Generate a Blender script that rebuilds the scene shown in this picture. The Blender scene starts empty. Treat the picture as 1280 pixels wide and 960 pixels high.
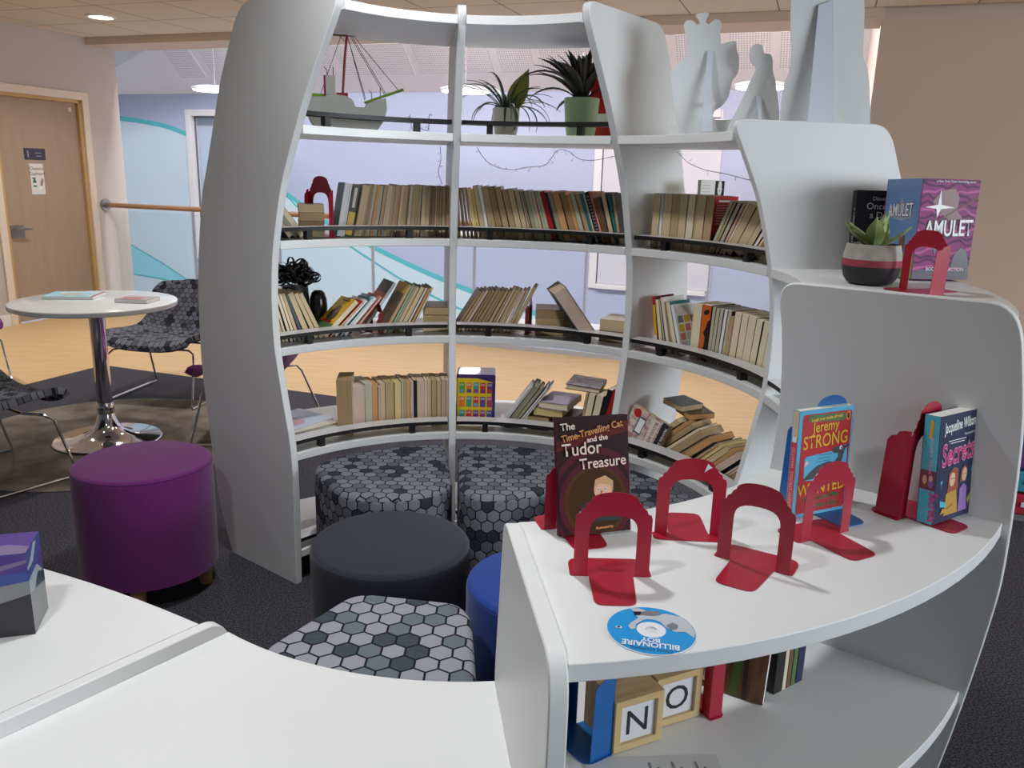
import bpy, bmesh, math, random
from math import sin, cos, pi, radians, degrees, sqrt, atan2
from mathutils import Vector, Matrix
SC = bpy.context.scene
COL = SC.collection
R = random.Random(11)

# ------------------------------------------------------------------ camera
EYE = Vector((0, 0, 1.4221)); PITCH = .2492; ROLL = .0288; FPX = 1022.24
cam = bpy.data.cameras.new('camera'); camo = bpy.data.objects.new('camera', cam); COL.objects.link(camo)
cam.sensor_width = 36; cam.lens = FPX / 1280 * 36; cam.clip_start = .02
fwd = Vector((0, cos(PITCH), -sin(PITCH))); up0 = Vector((0, sin(PITCH), cos(PITCH))); rt0 = Vector((1, 0, 0))
# image turned clockwise by ROLL -> camera turned counter-clockwise
rt = rt0 * cos(ROLL) + up0 * sin(ROLL); up = up0 * cos(ROLL) - rt0 * sin(ROLL)
camo.matrix_world = Matrix((( rt.x, up.x, -fwd.x, EYE.x), (rt.y, up.y, -fwd.y, EYE.y), (rt.z, up.z, -fwd.z, EYE.z), (0, 0, 0, 1)))
SC.camera = camo
def ray(px, py): return fwd + rt * ((px - 640) / FPX) - up * ((py - 480) / FPX)
def proj(P):
    d = Vector(P) - EYE; z = d.dot(fwd)
    return 640 + FPX * d.dot(rt) / z, 480 - FPX * d.dot(up) / z
def atz(px, py, z):
    d = ray(px, py); return EYE + d * ((z - EYE.z) / d.z)
def aty(px, py, y):
    d = ray(px, py); return EYE + d * (y / d.y)
# room axes (the room is turned 20 degrees from the view)
TH = radians(20); E1 = Vector((cos(TH), -sin(TH), 0)); E2 = Vector((sin(TH), cos(TH), 0))
RM = Matrix.Rotation(-TH, 4, 'Z')
def room(a, b, z=0): return E1 * a + E2 * b + Vector((0, 0, z))
def atwall(px, py, e2):
    d = ray(px, py); t = (e2 - E2.dot(EYE)) / E2.dot(d); P = EYE + d * t
    return E1.dot(P), P.z

# ------------------------------------------------------------------ materials
def lin(c): return tuple(((v / 255) / 12.92 if v / 255 <= .04045 else ((v / 255 + .055) / 1.055) ** 2.4) for v in c)
MC = {}
def mat(name, rgb, rough=.5, metal=0, spec=.5, noise=None, emit=None, alpha=None, trans=0, bump=None, coat=0, sheen=0):
    if name in MC: return MC[name]
    m = bpy.data.materials.new(name); m.use_nodes = True; nt = m.node_tree; b = nt.nodes['Principled BSDF']
    c = lin(rgb) + (1,)
    b.inputs['Base Color'].default_value = c; b.inputs['Roughness'].default_value = rough; b.inputs['Metallic'].default_value = metal
    b.inputs['Specular IOR Level'].default_value = spec
    if coat: b.inputs['Coat Weight'].default_value = coat
    if trans: b.inputs['Transmission Weight'].default_value = trans
    if sheen: b.inputs['Sheen Weight'].default_value = sheen
    if emit: b.inputs['Emission Color'].default_value = lin(emit[0]) + (1,); b.inputs['Emission Strength'].default_value = emit[1]
    if noise or bump:
        tc = nt.nodes.new('ShaderNodeTexCoord')
    if noise:  # (scale, rgb2, (sx,sy,sz), lo, hi)
        sc, c2, st, lo, hi = noise
        mp = nt.nodes.new('ShaderNodeMapping'); mp.inputs['Scale'].default_value = st
        n = nt.nodes.new('ShaderNodeTexNoise'); n.inputs['Scale'].default_value = sc; n.inputs['Detail'].default_value = 4
        r = nt.nodes.new('ShaderNodeValToRGB'); r.color_ramp.elements[0].position = lo; r.color_ramp.elements[1].position = hi
        r.color_ramp.elements[0].color = c; r.color_ramp.elements[1].color = lin(c2) + (1,)
        nt.links.new(tc.outputs['Object'], mp.inputs[0]); nt.links.new(mp.outputs[0], n.inputs['Vector'])
        nt.links.new(n.outputs['Fac'], r.inputs[0]); nt.links.new(r.outputs[0], b.inputs['Base Color'])
    if bump:
        n = nt.nodes.new('ShaderNodeTexNoise'); n.inputs['Scale'].default_value = bump[0]; bp = nt.nodes.new('ShaderNodeBump')
        bp.inputs['Strength'].default_value = bump[1]; bp.inputs['Distance'].default_value = .002
        nt.links.new(tc.outputs['Object'], n.inputs['Vector']); nt.links.new(n.outputs['Fac'], bp.inputs['Height']); nt.links.new(bp.outputs[0], b.inputs['Normal'])
    MC[name] = m; return m

class NT:
    """tiny node helper"""
    def __init__(s, m): s.nt = m.node_tree
    def n(s, t, **kw):
        x = s.nt.nodes.new(t)
        for k, v in kw.items(): setattr(x, k, v)
        return x
    def val(s, sock, v):
        if hasattr(v, 'is_linked'): s.nt.links.new(v, sock)
        else: sock.default_value = v
    def vm(s, op, a, b=None, c=None):
        x = s.n('ShaderNodeVectorMath', operation=op); s.val(x.inputs[0], a)
        if b is not None: s.val(x.inputs[1], b)
        if c is not None: s.val(x.inputs[2], c)
        return x.outputs['Value'] if op in ('DOT_PRODUCT', 'LENGTH', 'DISTANCE') else x.outputs[0]
    def m(s, op, a, b=None):
        x = s.n('ShaderNodeMath', operation=op); s.val(x.inputs[0], a)
        if b is not None: s.val(x.inputs[1], b)
        return x.outputs[0]
    def mix(s, f, a, b):
        x = s.n('ShaderNodeMix', data_type='RGBA'); s.val(x.inputs[0], f); s.val(x.inputs[6], a); s.val(x.inputs[7], b); return x.outputs[2]

def hex_mat(name, size, light, mid, dark, line, swap=False):
    m = mat(name, light, .85, spec=.2); N = NT(m); b = m.node_tree.nodes['Principled BSDF']
    uv = N.n('ShaderNodeUVMap').outputs[0]
    p = N.vm('SCALE', uv); p.node.inputs['Scale'].default_value = 1 / size
    S = (1, sqrt(3), 1); H = (.5, sqrt(3) / 2, .5)
    def cell(q):
        w = N.vm('WRAP', q, S, (0, 0, 0)); return N.vm('SUBTRACT', w, H)
    a = cell(p); c = cell(N.vm('SUBTRACT', p, (.5, sqrt(3) / 2, 0)))
    flat = (1, 1, 0); a = N.vm('MULTIPLY', a, flat); c = N.vm('MULTIPLY', c, flat)
    f = N.m('LESS_THAN', N.vm('DOT_PRODUCT', a, a), N.vm('DOT_PRODUCT', c, c))
    g = N.n('ShaderNodeMix', data_type='VECTOR'); N.val(g.inputs[0], f); N.val(g.inputs[4], c); N.val(g.inputs[5], a); g = g.outputs[1]
    idv = N.vm('MULTIPLY', N.vm('SUBTRACT', p, g), flat)
    idv = N.vm('SNAP', N.vm('ADD', idv, (.1, .1, 0)), (.5, sqrt(3) / 2, 1))
    wn = N.n('ShaderNodeTexWhiteNoise', noise_dimensions='2D'); N.val(wn.inputs['Vector'], idv); rnd = wn.outputs['Value']
    ab = N.vm('ABSOLUTE', g)
    sx = N.n('ShaderNodeSeparateXYZ'); N.val(sx.inputs[0], ab)
    d = N.m('MAXIMUM', sx.outputs[0], N.vm('DOT_PRODUCT', ab, (.5, sqrt(3) / 2, 0)))
    edge = N.m('GREATER_THAN', d, .452)
    L, M_, D, K = [lin(x) + (1,) for x in (light, mid, dark, line)]
    col = N.mix(N.m('GREATER_THAN', rnd, .58), L, M_)
    col = N.mix(N.m('GREATER_THAN', rnd, .84), col, D)
    st = N.n('ShaderNodeTexNoise'); mp = N.n('ShaderNodeMapping'); mp.inputs['Scale'].default_value = (30, 700, 1)
    N.val(mp.inputs[0], uv); N.val(st.inputs['Vector'], mp.outputs[0]); st.inputs['Scale'].default_value = 1
    col = N.mix(N.m('MULTIPLY', N.m('SUBTRACT', st.outputs['Fac'], .35), .7), col, M_)
    col = N.mix(edge, col, K); N.val(b.inputs['Base Color'], col)
    return m

# ------------------------------------------------------------------ objects
def tag(o, label=None, cat=None, group=None, kind=None):
    if label: o['label'] = label
    if cat: o['category'] = cat
    if group: o['group'] = group
    if kind: o['kind'] = kind
    return o
def thing(name, label, cat, M, group=None):
    o = bpy.data.objects.new(name, None); COL.objects.link(o); o.empty_display_size = .05
    o.matrix_world = M if isinstance(M, Matrix) else Matrix.Translation(M)
    return tag(o, label, cat, group)
def obj(name, bm, mats, parent=None, smooth=False, bev=0, seg=2, sub=0, M=None, auto=None):
    if isinstance(bm, bmesh.types.BMesh):
        me = bpy.data.meshes.new(name); bmesh.ops.recalc_face_normals(bm, faces=bm.faces)
        bm.to_mesh(me); bm.free()
    else: me = bm
    for m in (mats if isinstance(mats, (list, tuple)) else [mats]): me.materials.append(m)
    o = bpy.data.objects.new(name, me); COL.objects.link(o)
    if parent: o.parent = parent
    if M is not None: o.matrix_local = M
    for p in me.polygons: p.use_smooth = True
    me.set_sharp_from_angle(angle=radians(32 if auto is None else auto))
    if bev:
        b = o.modifiers.new('bevel', 'BEVEL'); b.width = bev; b.segments = seg; b.limit_method = 'ANGLE'; b.angle_limit = radians(40)
    if sub:
        s = o.modifiers.new('sub', 'SUBSURF'); s.levels = sub; s.render_levels = sub
    return o
def box(bm, x0, x1, y0, y1, z0, z1, mi=0, M=None):
    vs = [bm.verts.new(v) for v in ((x0,y0,z0),(x1,y0,z0),(x1,y1,z0),(x0,y1,z0),(x0,y0,z1),(x1,y0,z1),(x1,y1,z1),(x0,y1,z1))]
    if M is not None:
        for v in vs: v.co = M @ v.co
    fs = []
    for q in ((3,2,1,0),(4,5,6,7),(0,1,5,4),(1,2,6,5),(2,3,7,6),(3,0,4,7)):
        f = bm.faces.new([vs[i] for i in q]); f.material_index = mi; fs.append(f)
    return fs
def prism(bm, pts, h0, h1, axis='z', mi=0, M=None):
    """extrude a 2-D outline. axis z: (x,y)->z ; axis y: (x,z)->y"""
    def P(p, h): return Vector((p[0], p[1], h)) if axis == 'z' else Vector((p[0], h, p[1]))
    a = [P(p, h0) for p in pts]; b = [P(p, h1) for p in pts]
    if M is not None: a = [M @ v for v in a]; b = [M @ v for v in b]
    A = [bm.verts.new(v) for v in a]; B = [bm.verts.new(v) for v in b]
    n = len(pts); f = [bm.faces.new(A[::-1]), bm.faces.new(B)]
    for i in range(n): f.append(bm.faces.new((A[i], A[(i+1) % n], B[(i+1) % n], B[i])))
    for x in f: x.material_index = mi
    return f
def lathe(bm, prof, n=32, mi=0, cx=0, cy=0, cap=True):
    rings = []
    for r, z in prof:
        rings.append([bm.verts.new((cx + r*cos(2*pi*i/n), cy + r*sin(2*pi*i/n), z)) for i in range(n)])
    for a, b in zip(rings, rings[1:]):
        for i in range(n):
            f = bm.faces.new((a[i], a[(i+1)%n], b[(i+1)%n], b[i])); f.material_index = mi; f.smooth = True
    if cap:
        if prof[0][0] > 1e-4: bm.faces.new(rings[0][::-1]).material_index = mi
        if prof[-1][0] > 1e-4: bm.faces.new(rings[-1]).material_index = mi
def tube(bm, pts, r, n=8, mi=0, closed=False, taper=None):
    pts = [Vector(p) for p in pts]; rings = []
    nrm = None
    for i, p in enumerate(pts):
        a = pts[max(i-1, 0)]; b = pts[min(i+1, len(pts)-1)]; t = (b - a).normalized()
        if nrm is None:
            nrm = t.orthogonal().normalized()
        nrm = (nrm - t * nrm.dot(t)).normalized(); bi = t.cross(nrm)
        rr = r * (taper[i] if taper else 1)
        rings.append([bm.verts.new(p + (nrm*cos(2*pi*k/n) + bi*sin(2*pi*k/n))*rr) for k in range(n)])
    for a, b in zip(rings, rings[1:]):
        for k in range(n):
            f = bm.faces.new((a[k], a[(k+1)%n], b[(k+1)%n], b[k])); f.material_index = mi; f.smooth = True
    bm.faces.new(rings[0][::-1]).material_index = mi; bm.faces.new(rings[-1]).material_index = mi
def fillet(pts, rad, n=5):
    """round the corners of a polyline/polygon (closed); rad may be a list"""
    out = []; N = len(pts)
    for i in range(N):
        r = rad[i] if isinstance(rad, (list, tuple)) else rad
        p = Vector(pts[i]); a = Vector(pts[i-1]); b = Vector(pts[(i+1) % N])
        if r <= 0: out.append(tuple(p)); continue
        u = (a-p); v = (b-p); d = min(r, u.length*.49, v.length*.49); u = u.normalized()*d; v = v.normalized()*d
        for k in range(n+1):
            t = k/n; out.append(tuple((p+u)*(1-t)**2 + p*2*t*(1-t) + (p+v)*t*t))
    return out
def bez(pts, n=8):
    """Catmull-Rom through points"""
    P = [Vector(p) for p in pts]; P = [P[0]*2-P[1]] + P + [P[-1]*2-P[-2]]; out = []
    for i in range(1, len(P)-2):
        for k in range(n):
            t = k/n; a, b, c, d = P[i-1:i+3]
            out.append(.5*((2*b)+(c-a)*t+(2*a-5*b+4*c-d)*t*t+(3*b-3*c+d-a)*t**3))
    out.append(P[-2]); return out
def rot(deg, ax): return Matrix.Rotation(radians(deg), 4, ax)
def T(*v): return Matrix.Translation(Vector(v if len(v) > 1 else v[0]))

# flat artwork lying on a face; M maps (u right, v up, w outwards) to the parent's space
LAY = .00035
def ell(cx, cy, rx, ry, n=24, a0=0, a1=360, tilt=0):
    o = []
    full = abs(a1-a0) >= 360
    for i in range(n if full else n+1):
        t = radians(a0 + (a1-a0)*i/n); x, y = rx*cos(t), ry*sin(t); c, s = cos(radians(tilt)), sin(radians(tilt))
        o.append((cx+x*c-y*s, cy+x*s+y*c))
    return o
def rc(x0, y0, x1, y1): return [(x0,y0),(x1,y0),(x1,y1),(x0,y1)]
def art(name, parent, M, items):
    bm = bmesh.new(); ms = []
    for pts, m, lay in items:
        if m not in ms: ms.append(m)
        f = bm.faces.new([bm.verts.new(M @ Vector((p[0], p[1], lay*LAY))) for p in pts]); f.material_index = ms.index(m)
    bm.normal_update()
    bmesh.ops.triangulate(bm, faces=bm.faces, ngon_method='EAR_CLIP')
    me = bpy.data.meshes.new(name); bm.normal_update()
    bm.to_mesh(me); bm.free()
    for m in ms: me.materials.append(m)
    o = bpy.data.objects.new(name, me); COL.objects.link(o); o.parent = parent; return o
def text(name, s, parent, M, size, m, x=0, y=0, lay=3, ang=0, align='CENTER', sx=1, shear=0, off=0, space=1):
    cu = bpy.data.curves.new('lettering', 'FONT'); cu.body = s; cu.size = size; cu.align_x = align; cu.shear = shear; cu.offset = off; cu.space_character = space
    cu.resolution_u = 3
    t = bpy.data.objects.new('lettering', cu); COL.objects.link(t)
    dg = bpy.context.evaluated_depsgraph_get(); me = bpy.data.meshes.new_from_object(t.evaluated_get(dg))
    bpy.data.objects.remove(t); bpy.data.curves.remove(cu)
    X = M @ T(x, y, lay*LAY) @ rot(ang, 'Z') @ Matrix.Diagonal((sx, 1, 1, 1)); me.transform(X)
    me.materials.clear(); me.materials.append(m)
    o = bpy.data.objects.new(name, me); COL.objects.link(o); o.parent = parent; return o
ORD = 'first second third fourth fifth sixth seventh eighth ninth tenth eleventh twelfth thirteenth fourteenth fifteenth sixteenth seventeenth eighteenth nineteenth twentieth'.split()
def ordn(i):
    return ORD[i-1] if i <= 20 else ('thirtieth' if i == 30 else 'fortieth' if i == 40 else ('twenty-', 'thirty-', 'forty-')[i//10-2] + ORD[i%10-1])

WHITE = mat('white_laminate', (226, 227, 226), .38, spec=.45)
EDGE = WHITE
BLACK = mat('black_metal', (16, 16, 18), .5)
CHROME = mat('chrome', (215, 215, 220), .08, 1)
DOWN_W = 13; POD_F = 1.0; ROOF_W = 900; FRONT_W = 230; SIDE_W = 0; WORLD_S = .10; EXPO = 0.13
# ================================================================== the room
ZC = 2.57
M_CARPET = mat('carpet', (46, 45, 50), .95, spec=.1, noise=(170, (98, 95, 102), (1, 1, 1), .40, .72), bump=(300, .6))
M_WOODF = mat('vinyl_floor', (202, 164, 112), .42, spec=.35, noise=(3, (216, 182, 134), (1, 9, 1), .3, .75))
M_WALL = mat('wall_paint', (196, 187, 180), .8, spec=.2)
M_BEIGE = mat('beige_wall_paint', (200, 182, 168), .8, spec=.2)
M_BLUE = mat('lavender_wall_paint', (184, 190, 218), .75, spec=.2)
M_PALE = mat('pale_wall_paint', (208, 224, 236), .75, spec=.2)
M_CYAN = mat('cyan_wall_paint', (150, 218, 236), .75, spec=.2)
M_TEAL = mat('teal_wall_paint', (96, 190, 200), .7, spec=.2)
M_WHITEP = mat('white_paint', (232, 228, 230), .7, spec=.2)
M_PINK = mat('soffit_paint', (243, 236, 238), .75, spec=.2)

bm = bmesh.new()                                                     # carpet at the pod end, vinyl along the back and left
def quad(bm, a0, a1, b0, b1, z, mi=0): 
    f = bm.faces.new([bm.verts.new(room(a, b, z)) for a, b in ((a0,b0),(a1,b0),(a1,b1),(a0,b1))]); f.material_index = mi
quad(bm, -4.79, 7.0, -4.5, 4.43, 0, 0)
quad(bm, -6.68, -4.79, -4.5, 4.43, 0, 1)
quad(bm, -6.68, 7.0, 4.43, 6.425, 0, 1)
for f in list(bm.faces): pass
r = bmesh.ops.extrude_face_region(bm, geom=list(bm.faces)); 
bmesh.ops.translate(bm, verts=[v for v in r['geom'] if isinstance(v, bmesh.types.BMVert)], vec=(0, 0, -.25))
tag(obj('floor', bm, [M_CARPET, M_WOODF]), kind='structure')
bm = bmesh.new(); box(bm, -13, 3.5, 6.5, 10.6, -3.1, -3)
tag(obj('floor', bm, mat('atrium_floor', (226,226,230), .5, noise=(2,(210,210,216),(1,1,1),.3,.7)), M=RM), kind='structure')

# ceiling of mineral tiles
m = mat('ceiling_tile', (216, 206, 190), .85, spec=.1); N = NT(m); b = m.node_tree.nodes['Principled BSDF']
tc = N.n('ShaderNodeTexCoord').outputs['Object']; s_ = N.n('ShaderNodeSeparateXYZ'); N.val(s_.inputs[0], tc)
def gl(sock, off): return N.m('LESS_THAN', N.m('ABSOLUTE', N.m('SUBTRACT', N.m('FRACT', N.m('DIVIDE', N.m('ADD', sock, off), .605)), .5)), .0085)
g = N.m('MAXIMUM', gl(s_.outputs[0], 4.66 + .605*20.5), gl(s_.outputs[1], -5.11 + .605*20.5))
N.val(b.inputs['Base Color'], N.mix(g, lin((216, 206, 190)) + (1,), lin((146, 132, 116)) + (1,)))
bm = bmesh.new(); box(bm, -6.68, 7.0, -4.5, 6.33, ZC, ZC + .1)
tag(obj('ceiling', bm, m, M=RM), kind='structure')
bm = bmesh.new(); box(bm, -6.88, .24, 6.33, 6.74, 2.505, 7.0)
tag(obj('wall_bulkhead', bm, mat('bulkhead_paint', (205, 186, 170), .8, spec=.2), M=RM), kind='structure')
# right-hand wall
bm = bmesh.new(); box(bm, .24, 7.0, 6.4, 6.6, -.25, 7.0)
tag(obj('wall_back', bm, M_BEIGE, M=RM), kind='structure')
bm = bmesh.new(); box(bm, 1.0, 7.0, 6.385, 6.4, 0, .1)
tag(obj('baseboard_back', bm, M_WHITEP, M=RM), kind='structure')

# left wall with the door opening
WX = -6.68
dl, dr = 4.70, 5.79                                                     # filled from measured door position along E2
P1 = atz(21, 406, 0); dl = E2.dot(P1) + .02
bm = bmesh.new()
d0, d1, dz = dl, dl + .93, 2.0
box(bm, WX-.2, WX, -4.5, d0, 0, ZC+.05); box(bm, WX-.2, WX, d1, 6.67, 0, ZC+.05); box(bm, WX-.2, WX, d0, d1, dz, ZC+.05)
tag(obj('wall_left', bm, M_WALL, M=RM), kind='structure')
bm = bmesh.new(); box(bm, WX, WX+.015, 2.0, d0-.07, 0, .1); box(bm, WX, WX+.015, d1+.07, 6.66, 0, .1)
tag(obj('baseboard_left', bm, M_WHITEP, M=RM), kind='structure')
M_DOOR = mat('door_tan_veneer', (172, 150, 128), .5, spec=.3, noise=(2, (164, 142, 120), (8, 8, 1), .3, .8))
M_FRAME = mat('door_frame_paint', (226, 212, 196), .5)
M_JAMB = mat('door_jamb_oak', (196, 160, 108), .5)
dro = tag(bpy.data.objects.new('door_1', None), kind='structure'); COL.objects.link(dro); dro.matrix_world = RM @ T(WX, d0, 0)
bm = bmesh.new(); W = d1-d0
box(bm, -.07, -.03, .04, W-.04, .01, dz-.03); obj('door_leaf', bm, M_DOOR, dro, bev=.002)
bm = bmesh.new(); box(bm, -.12, .0, 0, .035, 0, dz); box(bm, -.12, .0, W-.035, W, 0, dz); box(bm, -.12, 0, 0, W, dz-.03, dz); obj('door_jamb', bm, M_JAMB, dro)
bm = bmesh.new(); box(bm, 0, .02, -.07, 0, 0, dz+.07); box(bm, 0, .02, W, W+.07, 0, dz+.07); box(bm, 0, .02, 0, W, dz, dz+.07); obj('architrave', bm, M_FRAME, dro, bev=.003)
h = None
bm = bmesh.new(); tube(bm, [(-.03, .09, .84), (.03, .09, .84), (.035, .11, .84), (.035, .23, .84)], .009); box(bm, -.03, -.024, .065, .2, .76, .87)
obj('door_handle', bm, mat('satin_steel', (170, 165, 160), .3, 1), dro)
bm = bmesh.new(); box(bm, -.03, -.022, W-.13, W-.1, dz-.11, dz-.075); obj('door_contact', bm, M_FRAME, dro)
# door signs
def wallpt(px, py): return E2.dot(EYE + ray(px, py)*((WX-.03 - E1.dot(EYE))/E1.dot(ray(px, py)))), (EYE + ray(px, py)*((WX-.03 - E1.dot(EYE))/E1.dot(ray(px, py)))).z
y0, z0 = wallpt(29, 185); y1, z1 = wallpt(57, 200)
SM = lambda y, z: RM @ T(WX-.029, y, z) @ Matrix(((0,0,1,0),(1,0,0,0),(0,1,0,0),(0,0,0,1)))
sg = thing('room_sign', 'small dark slate room plate on the tan door, above the white notice', 'sign', SM((y0+y1)/2, (z0+z1)/2))
w, h = (y1-y0)/2, .05
bm = bmesh.new(); box(bm, -w, w, -h, h, -.0, .004); obj('plate', bm, mat('slate_sign', (52, 54, 72), .4), sg, bev=.001)
LT = mat('sign_pale_print', (150, 155, 175), .5)
art('symbol', sg, T(0,0,.0045), [(rc(-w+.03, -.03, -w+.042, .03), LT, 1), (rc(0, .008, w*.6, .014), LT, 1), (rc(.01, -.02, w*.6, -.014), LT, 1)])
y0, z0 = wallpt(36, 206); y1, z1 = wallpt(57, 241)
ns = thing('door_notice', "white laminated cleaner's cupboard notice taped on the tan door", 'notice', SM((y0+y1)/2, (z0+z1)/2))
w, h = (y1-y0)/2, .135
bm = bmesh.new(); box(bm, -w, w, -h, h, 0, .002); obj('sheet', bm, mat('notice_paper', (225, 220, 215), .5), ns)
DK = mat('print_black', (30, 30, 34), .6); GN = mat('bottle_green', (50, 110, 95), .5); GY = mat('glove_grey', (130, 130, 135), .6)
text('lettering', 'Cleaners', ns, T(0,0,.0025), .04, DK, 0, .08, 1); text('lettering', 'Cupboard', ns, T(0,0,.0025), .04, DK, 0, .035, 1)
art('pictogram', ns, T(0,0,.0025), [([(-.05,-.07),(-.015,-.07),(-.015,-.02),(-.028,0),(-.04,0),(-.05,-.02)], GN, 1), (rc(-.055,.0,-.02,.012), GN, 2), (rc(-.05,-.055,-.015,-.035), mat('print_white', (235,235,235), .5), 3),
    ([(.02,-.06),(.045,-.06),(.06,-.01),(.05,.01),(.03,-.02)], GY, 1), ([(.0,-.1),(.03,-.09),(.045,-.06),(.02,-.06)], mat('print_white', (235,235,235), .5), 1)])

# ------------------------------------------------------------------ atrium beyond the balustrade
BW = 10.4
wins = [(-9.14, -7.58), (-2.76, -1.22)]
bm = bmesh.new()
xs = [-12.6, wins[0][0], wins[0][1], wins[1][0], wins[1][1], 3.0]; WZ0, WZ1 = .03, 2.25; WT = 2.475
for i in range(5):
    if i in (1, 3):
        box(bm, xs[i], xs[i+1], BW, BW+.25, -3, WZ0); box(bm, xs[i], xs[i+1], BW, BW+.25, WZ1, WT)
    else: box(bm, xs[i], xs[i+1], BW, BW+.25, -3, WT)
# painted curves
def wp(px, py): return atwall(px, py, BW)
def wface(pts, off, mi):
    f = bm.faces.new([bm.verts.new((p[0], BW-off, p[1])) for p in pts]); f.material_index = mi
arc = [wp(*p) for p in ((100,146),(147,148),(185,153),(222,163),(290,197),(354,239),(405,276),(461,306),(510,330),(555,350),(600,368),(680,395),(760,418))]
arc = [(v[0], v[1]) for v in bez([(a, b, 0) for a, b in arc], 5)]
arc2 = [wp(*p) for p in ((290,198),(354,242),(376,262),(437,307),(470,329),(505,351),(555,377),(600,396),(660,418))]
arc2 = [(v[0], v[1]) for v in bez([(a, b, 0) for a, b in arc2], 5)]
lo = -.9
def inwin(x): return any(a-.02 < x < b+.02 for a, b in wins)
for p, q in zip(arc, arc[1:]):                                            # pale paint under the curve
    if q[1] < lo or q[0] > -1.2: break
    for a0, a1 in ((p, q),):
        if inwin((p[0]+q[0])/2) : wface([(a0[0], lo), (a1[0], lo), (a1[0], max(lo+.01, min(a1[1], WZ0-.06))), (a0[0], max(lo+.01, min(a0[1], WZ0-.06)))], .002, 1)
        else:
            wface([(a0[0], lo), (a1[0], lo), a1, a0], .002, 1)
def band(c, wfun, mi, off):
    for i, (p, q) in enumerate(zip(c, c[1:])):
        if inwin((p[0]+q[0])/2): continue
        a = wfun(i/len(c)); b = wfun((i+1)/len(c)); wface([(p[0], p[1]-a), (q[0], q[1]-b), (q[0], q[1]+b), (p[0], p[1]+a)], off, mi)
band(arc, lambda t: .035, 2, .004); band(arc2, lambda t: .016, 2, .004)
fa = [wp(*p) for p in ((120,290),(161,304),(205,330),(245,357),(285,385))]; fb = [wp(*p) for p in ((120,341),(164,342),(200,348),(230,356),(285,385))]
for i in range(4): wface([fb[i], fb[i+1], fa[i+1], fa[i]], .003, 3)
band(fa, lambda t: .012, 2, .0045); band(fb, lambda t: .012, 2, .0045)
bm.normal_update()
me = bpy.data.meshes.new('wall_far'); 
for f in bm.faces:
    if len(f.verts) == 4 and f.material_index and f.normal.y > 0: f.normal_flip()
bm.to_mesh(me); bm.free()
for x in (M_BLUE, M_PALE, M_TEAL, M_CYAN): me.materials.append(x)
o = bpy.data.objects.new('wall_far', me); COL.objects.link(o); o.matrix_world = RM; tag(o, kind='structure')
M_BLIND = mat('window_blind', (214, 212, 222), .8, spec=.2); M_PANE = mat('window_pane', (196, 212, 230), .15)
for i, (a, b_) in enumerate(wins):
    w = tag(bpy.data.objects.new('window_%d' % (i+1), None), kind='structure'); COL.objects.link(w); w.matrix_world = RM @ T(a, BW, 0)
    L = b_-a; bm = bmesh.new()
    rj = .1 if i == 0 else .03
    box(bm, 0, .1, -.02, .2, WZ0, WZ1); box(bm, L-rj, L, -.0, .2, WZ0, WZ1); box(bm, .1, L-rj, -.02, .2, WZ1-.09, WZ1); box(bm, .1, L-rj, -.04, .2, WZ0, WZ0+.06)
    obj('window_frame', bm, M_WHITEP, w, bev=.004)
    bm = bmesh.new(); box(bm, .1, L-.1, .12, .14, WZ0+.08, WZ1-.09); obj('pane', bm, M_PANE, w)
    if i: bm = bmesh.new(); box(bm, .115, L+.02, -.012, -.004, WZ0+.09, WZ1-.1); box(bm, .115, L+.02, -.02, -.002, WZ0+.065, WZ0+.09); obj('roller_blind', bm, M_BLIND, w)
    else: bm = bmesh.new(); box(bm, .1, .12, .06, .08, WZ0+.08, WZ1-.09); box(bm, .1, L-.1, .06, .08, WZ1-.11, WZ1-.09); obj('blind_rail', bm, mat('rail_grey', (110,112,125), .5), w)
# sloping soffit above the far wall, with perforated panels
SLOPE = radians(43); SO = Vector((0, BW, WT)); su = Vector((1, 0, 0)); sv = Vector((0, -cos(SLOPE), sin(SLOPE))); sn = su.cross(sv)   # faces down/viewer
SMX = Matrix(((1, 0, 0, 0), (0, sv.y, sn.y, BW), (0, sv.z, sn.z, WT), (0, 0, 0, 1)))
def onslope(px, py):
    d = RM.inverted().to_3x3() @ ray(px, py); e = RM.inverted() @ EYE; t = (SO-e).dot(sn)/d.dot(sn); P = e+d*t-SO
    return P.x, P.dot(sv)
bm = bmesh.new(); box(bm, -12.6, 3.0, -.25, 3.6, -.1, 0); 
sgn = 1 if sn.y < 0 else -1
tag(obj('ceiling_soffit', bm, M_PINK, M=RM @ SMX), kind='structure')
L0 = onslope(145, 84); L1 = onslope(197, 53); R0 = onslope(1097, 25); R1 = onslope(1080, 70)
LX = (L0[0]+L1[0])/2; RX = (R0[0]+R1[0])/2; print('cheeks', L0, L1, R0, R1)
m = mat('perforated_panel', (228, 214, 216), .75, spec=.2); N = NT(m); b = m.node_tree.nodes['Principled BSDF']
tc = N.n('ShaderNodeTexCoord').outputs['Object']; q = N.vm('SUBTRACT', N.vm('FRACTION', N.vm('SCALE', tc)), (.5, .5, 0)); 
for x in m.node_tree.nodes:
    if x.bl_idname == 'ShaderNodeVectorMath' and x.operation == 'SCALE': x.inputs['Scale'].default_value = 1/.03
hole = N.m('LESS_THAN', N.vm('LENGTH', N.vm('MULTIPLY', q, (1, 1, 0))), .23)
N.val(b.inputs['Base Color'], N.mix(hole, lin((243, 236, 238))+(1,), lin((168, 156, 160))+(1,)))
pa = onslope(506, 54); pb = onslope(520, 92); pc = onslope(516, 54)
v0 = onslope(520, 92)[1]; v1 = onslope(506, 53)[1]; pitch = onslope(621, 92)[0] - onslope(545, 92)[0] + .13
x0 = onslope(556, 92)[0]; pw = 1.06; pit = 1.2
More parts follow.
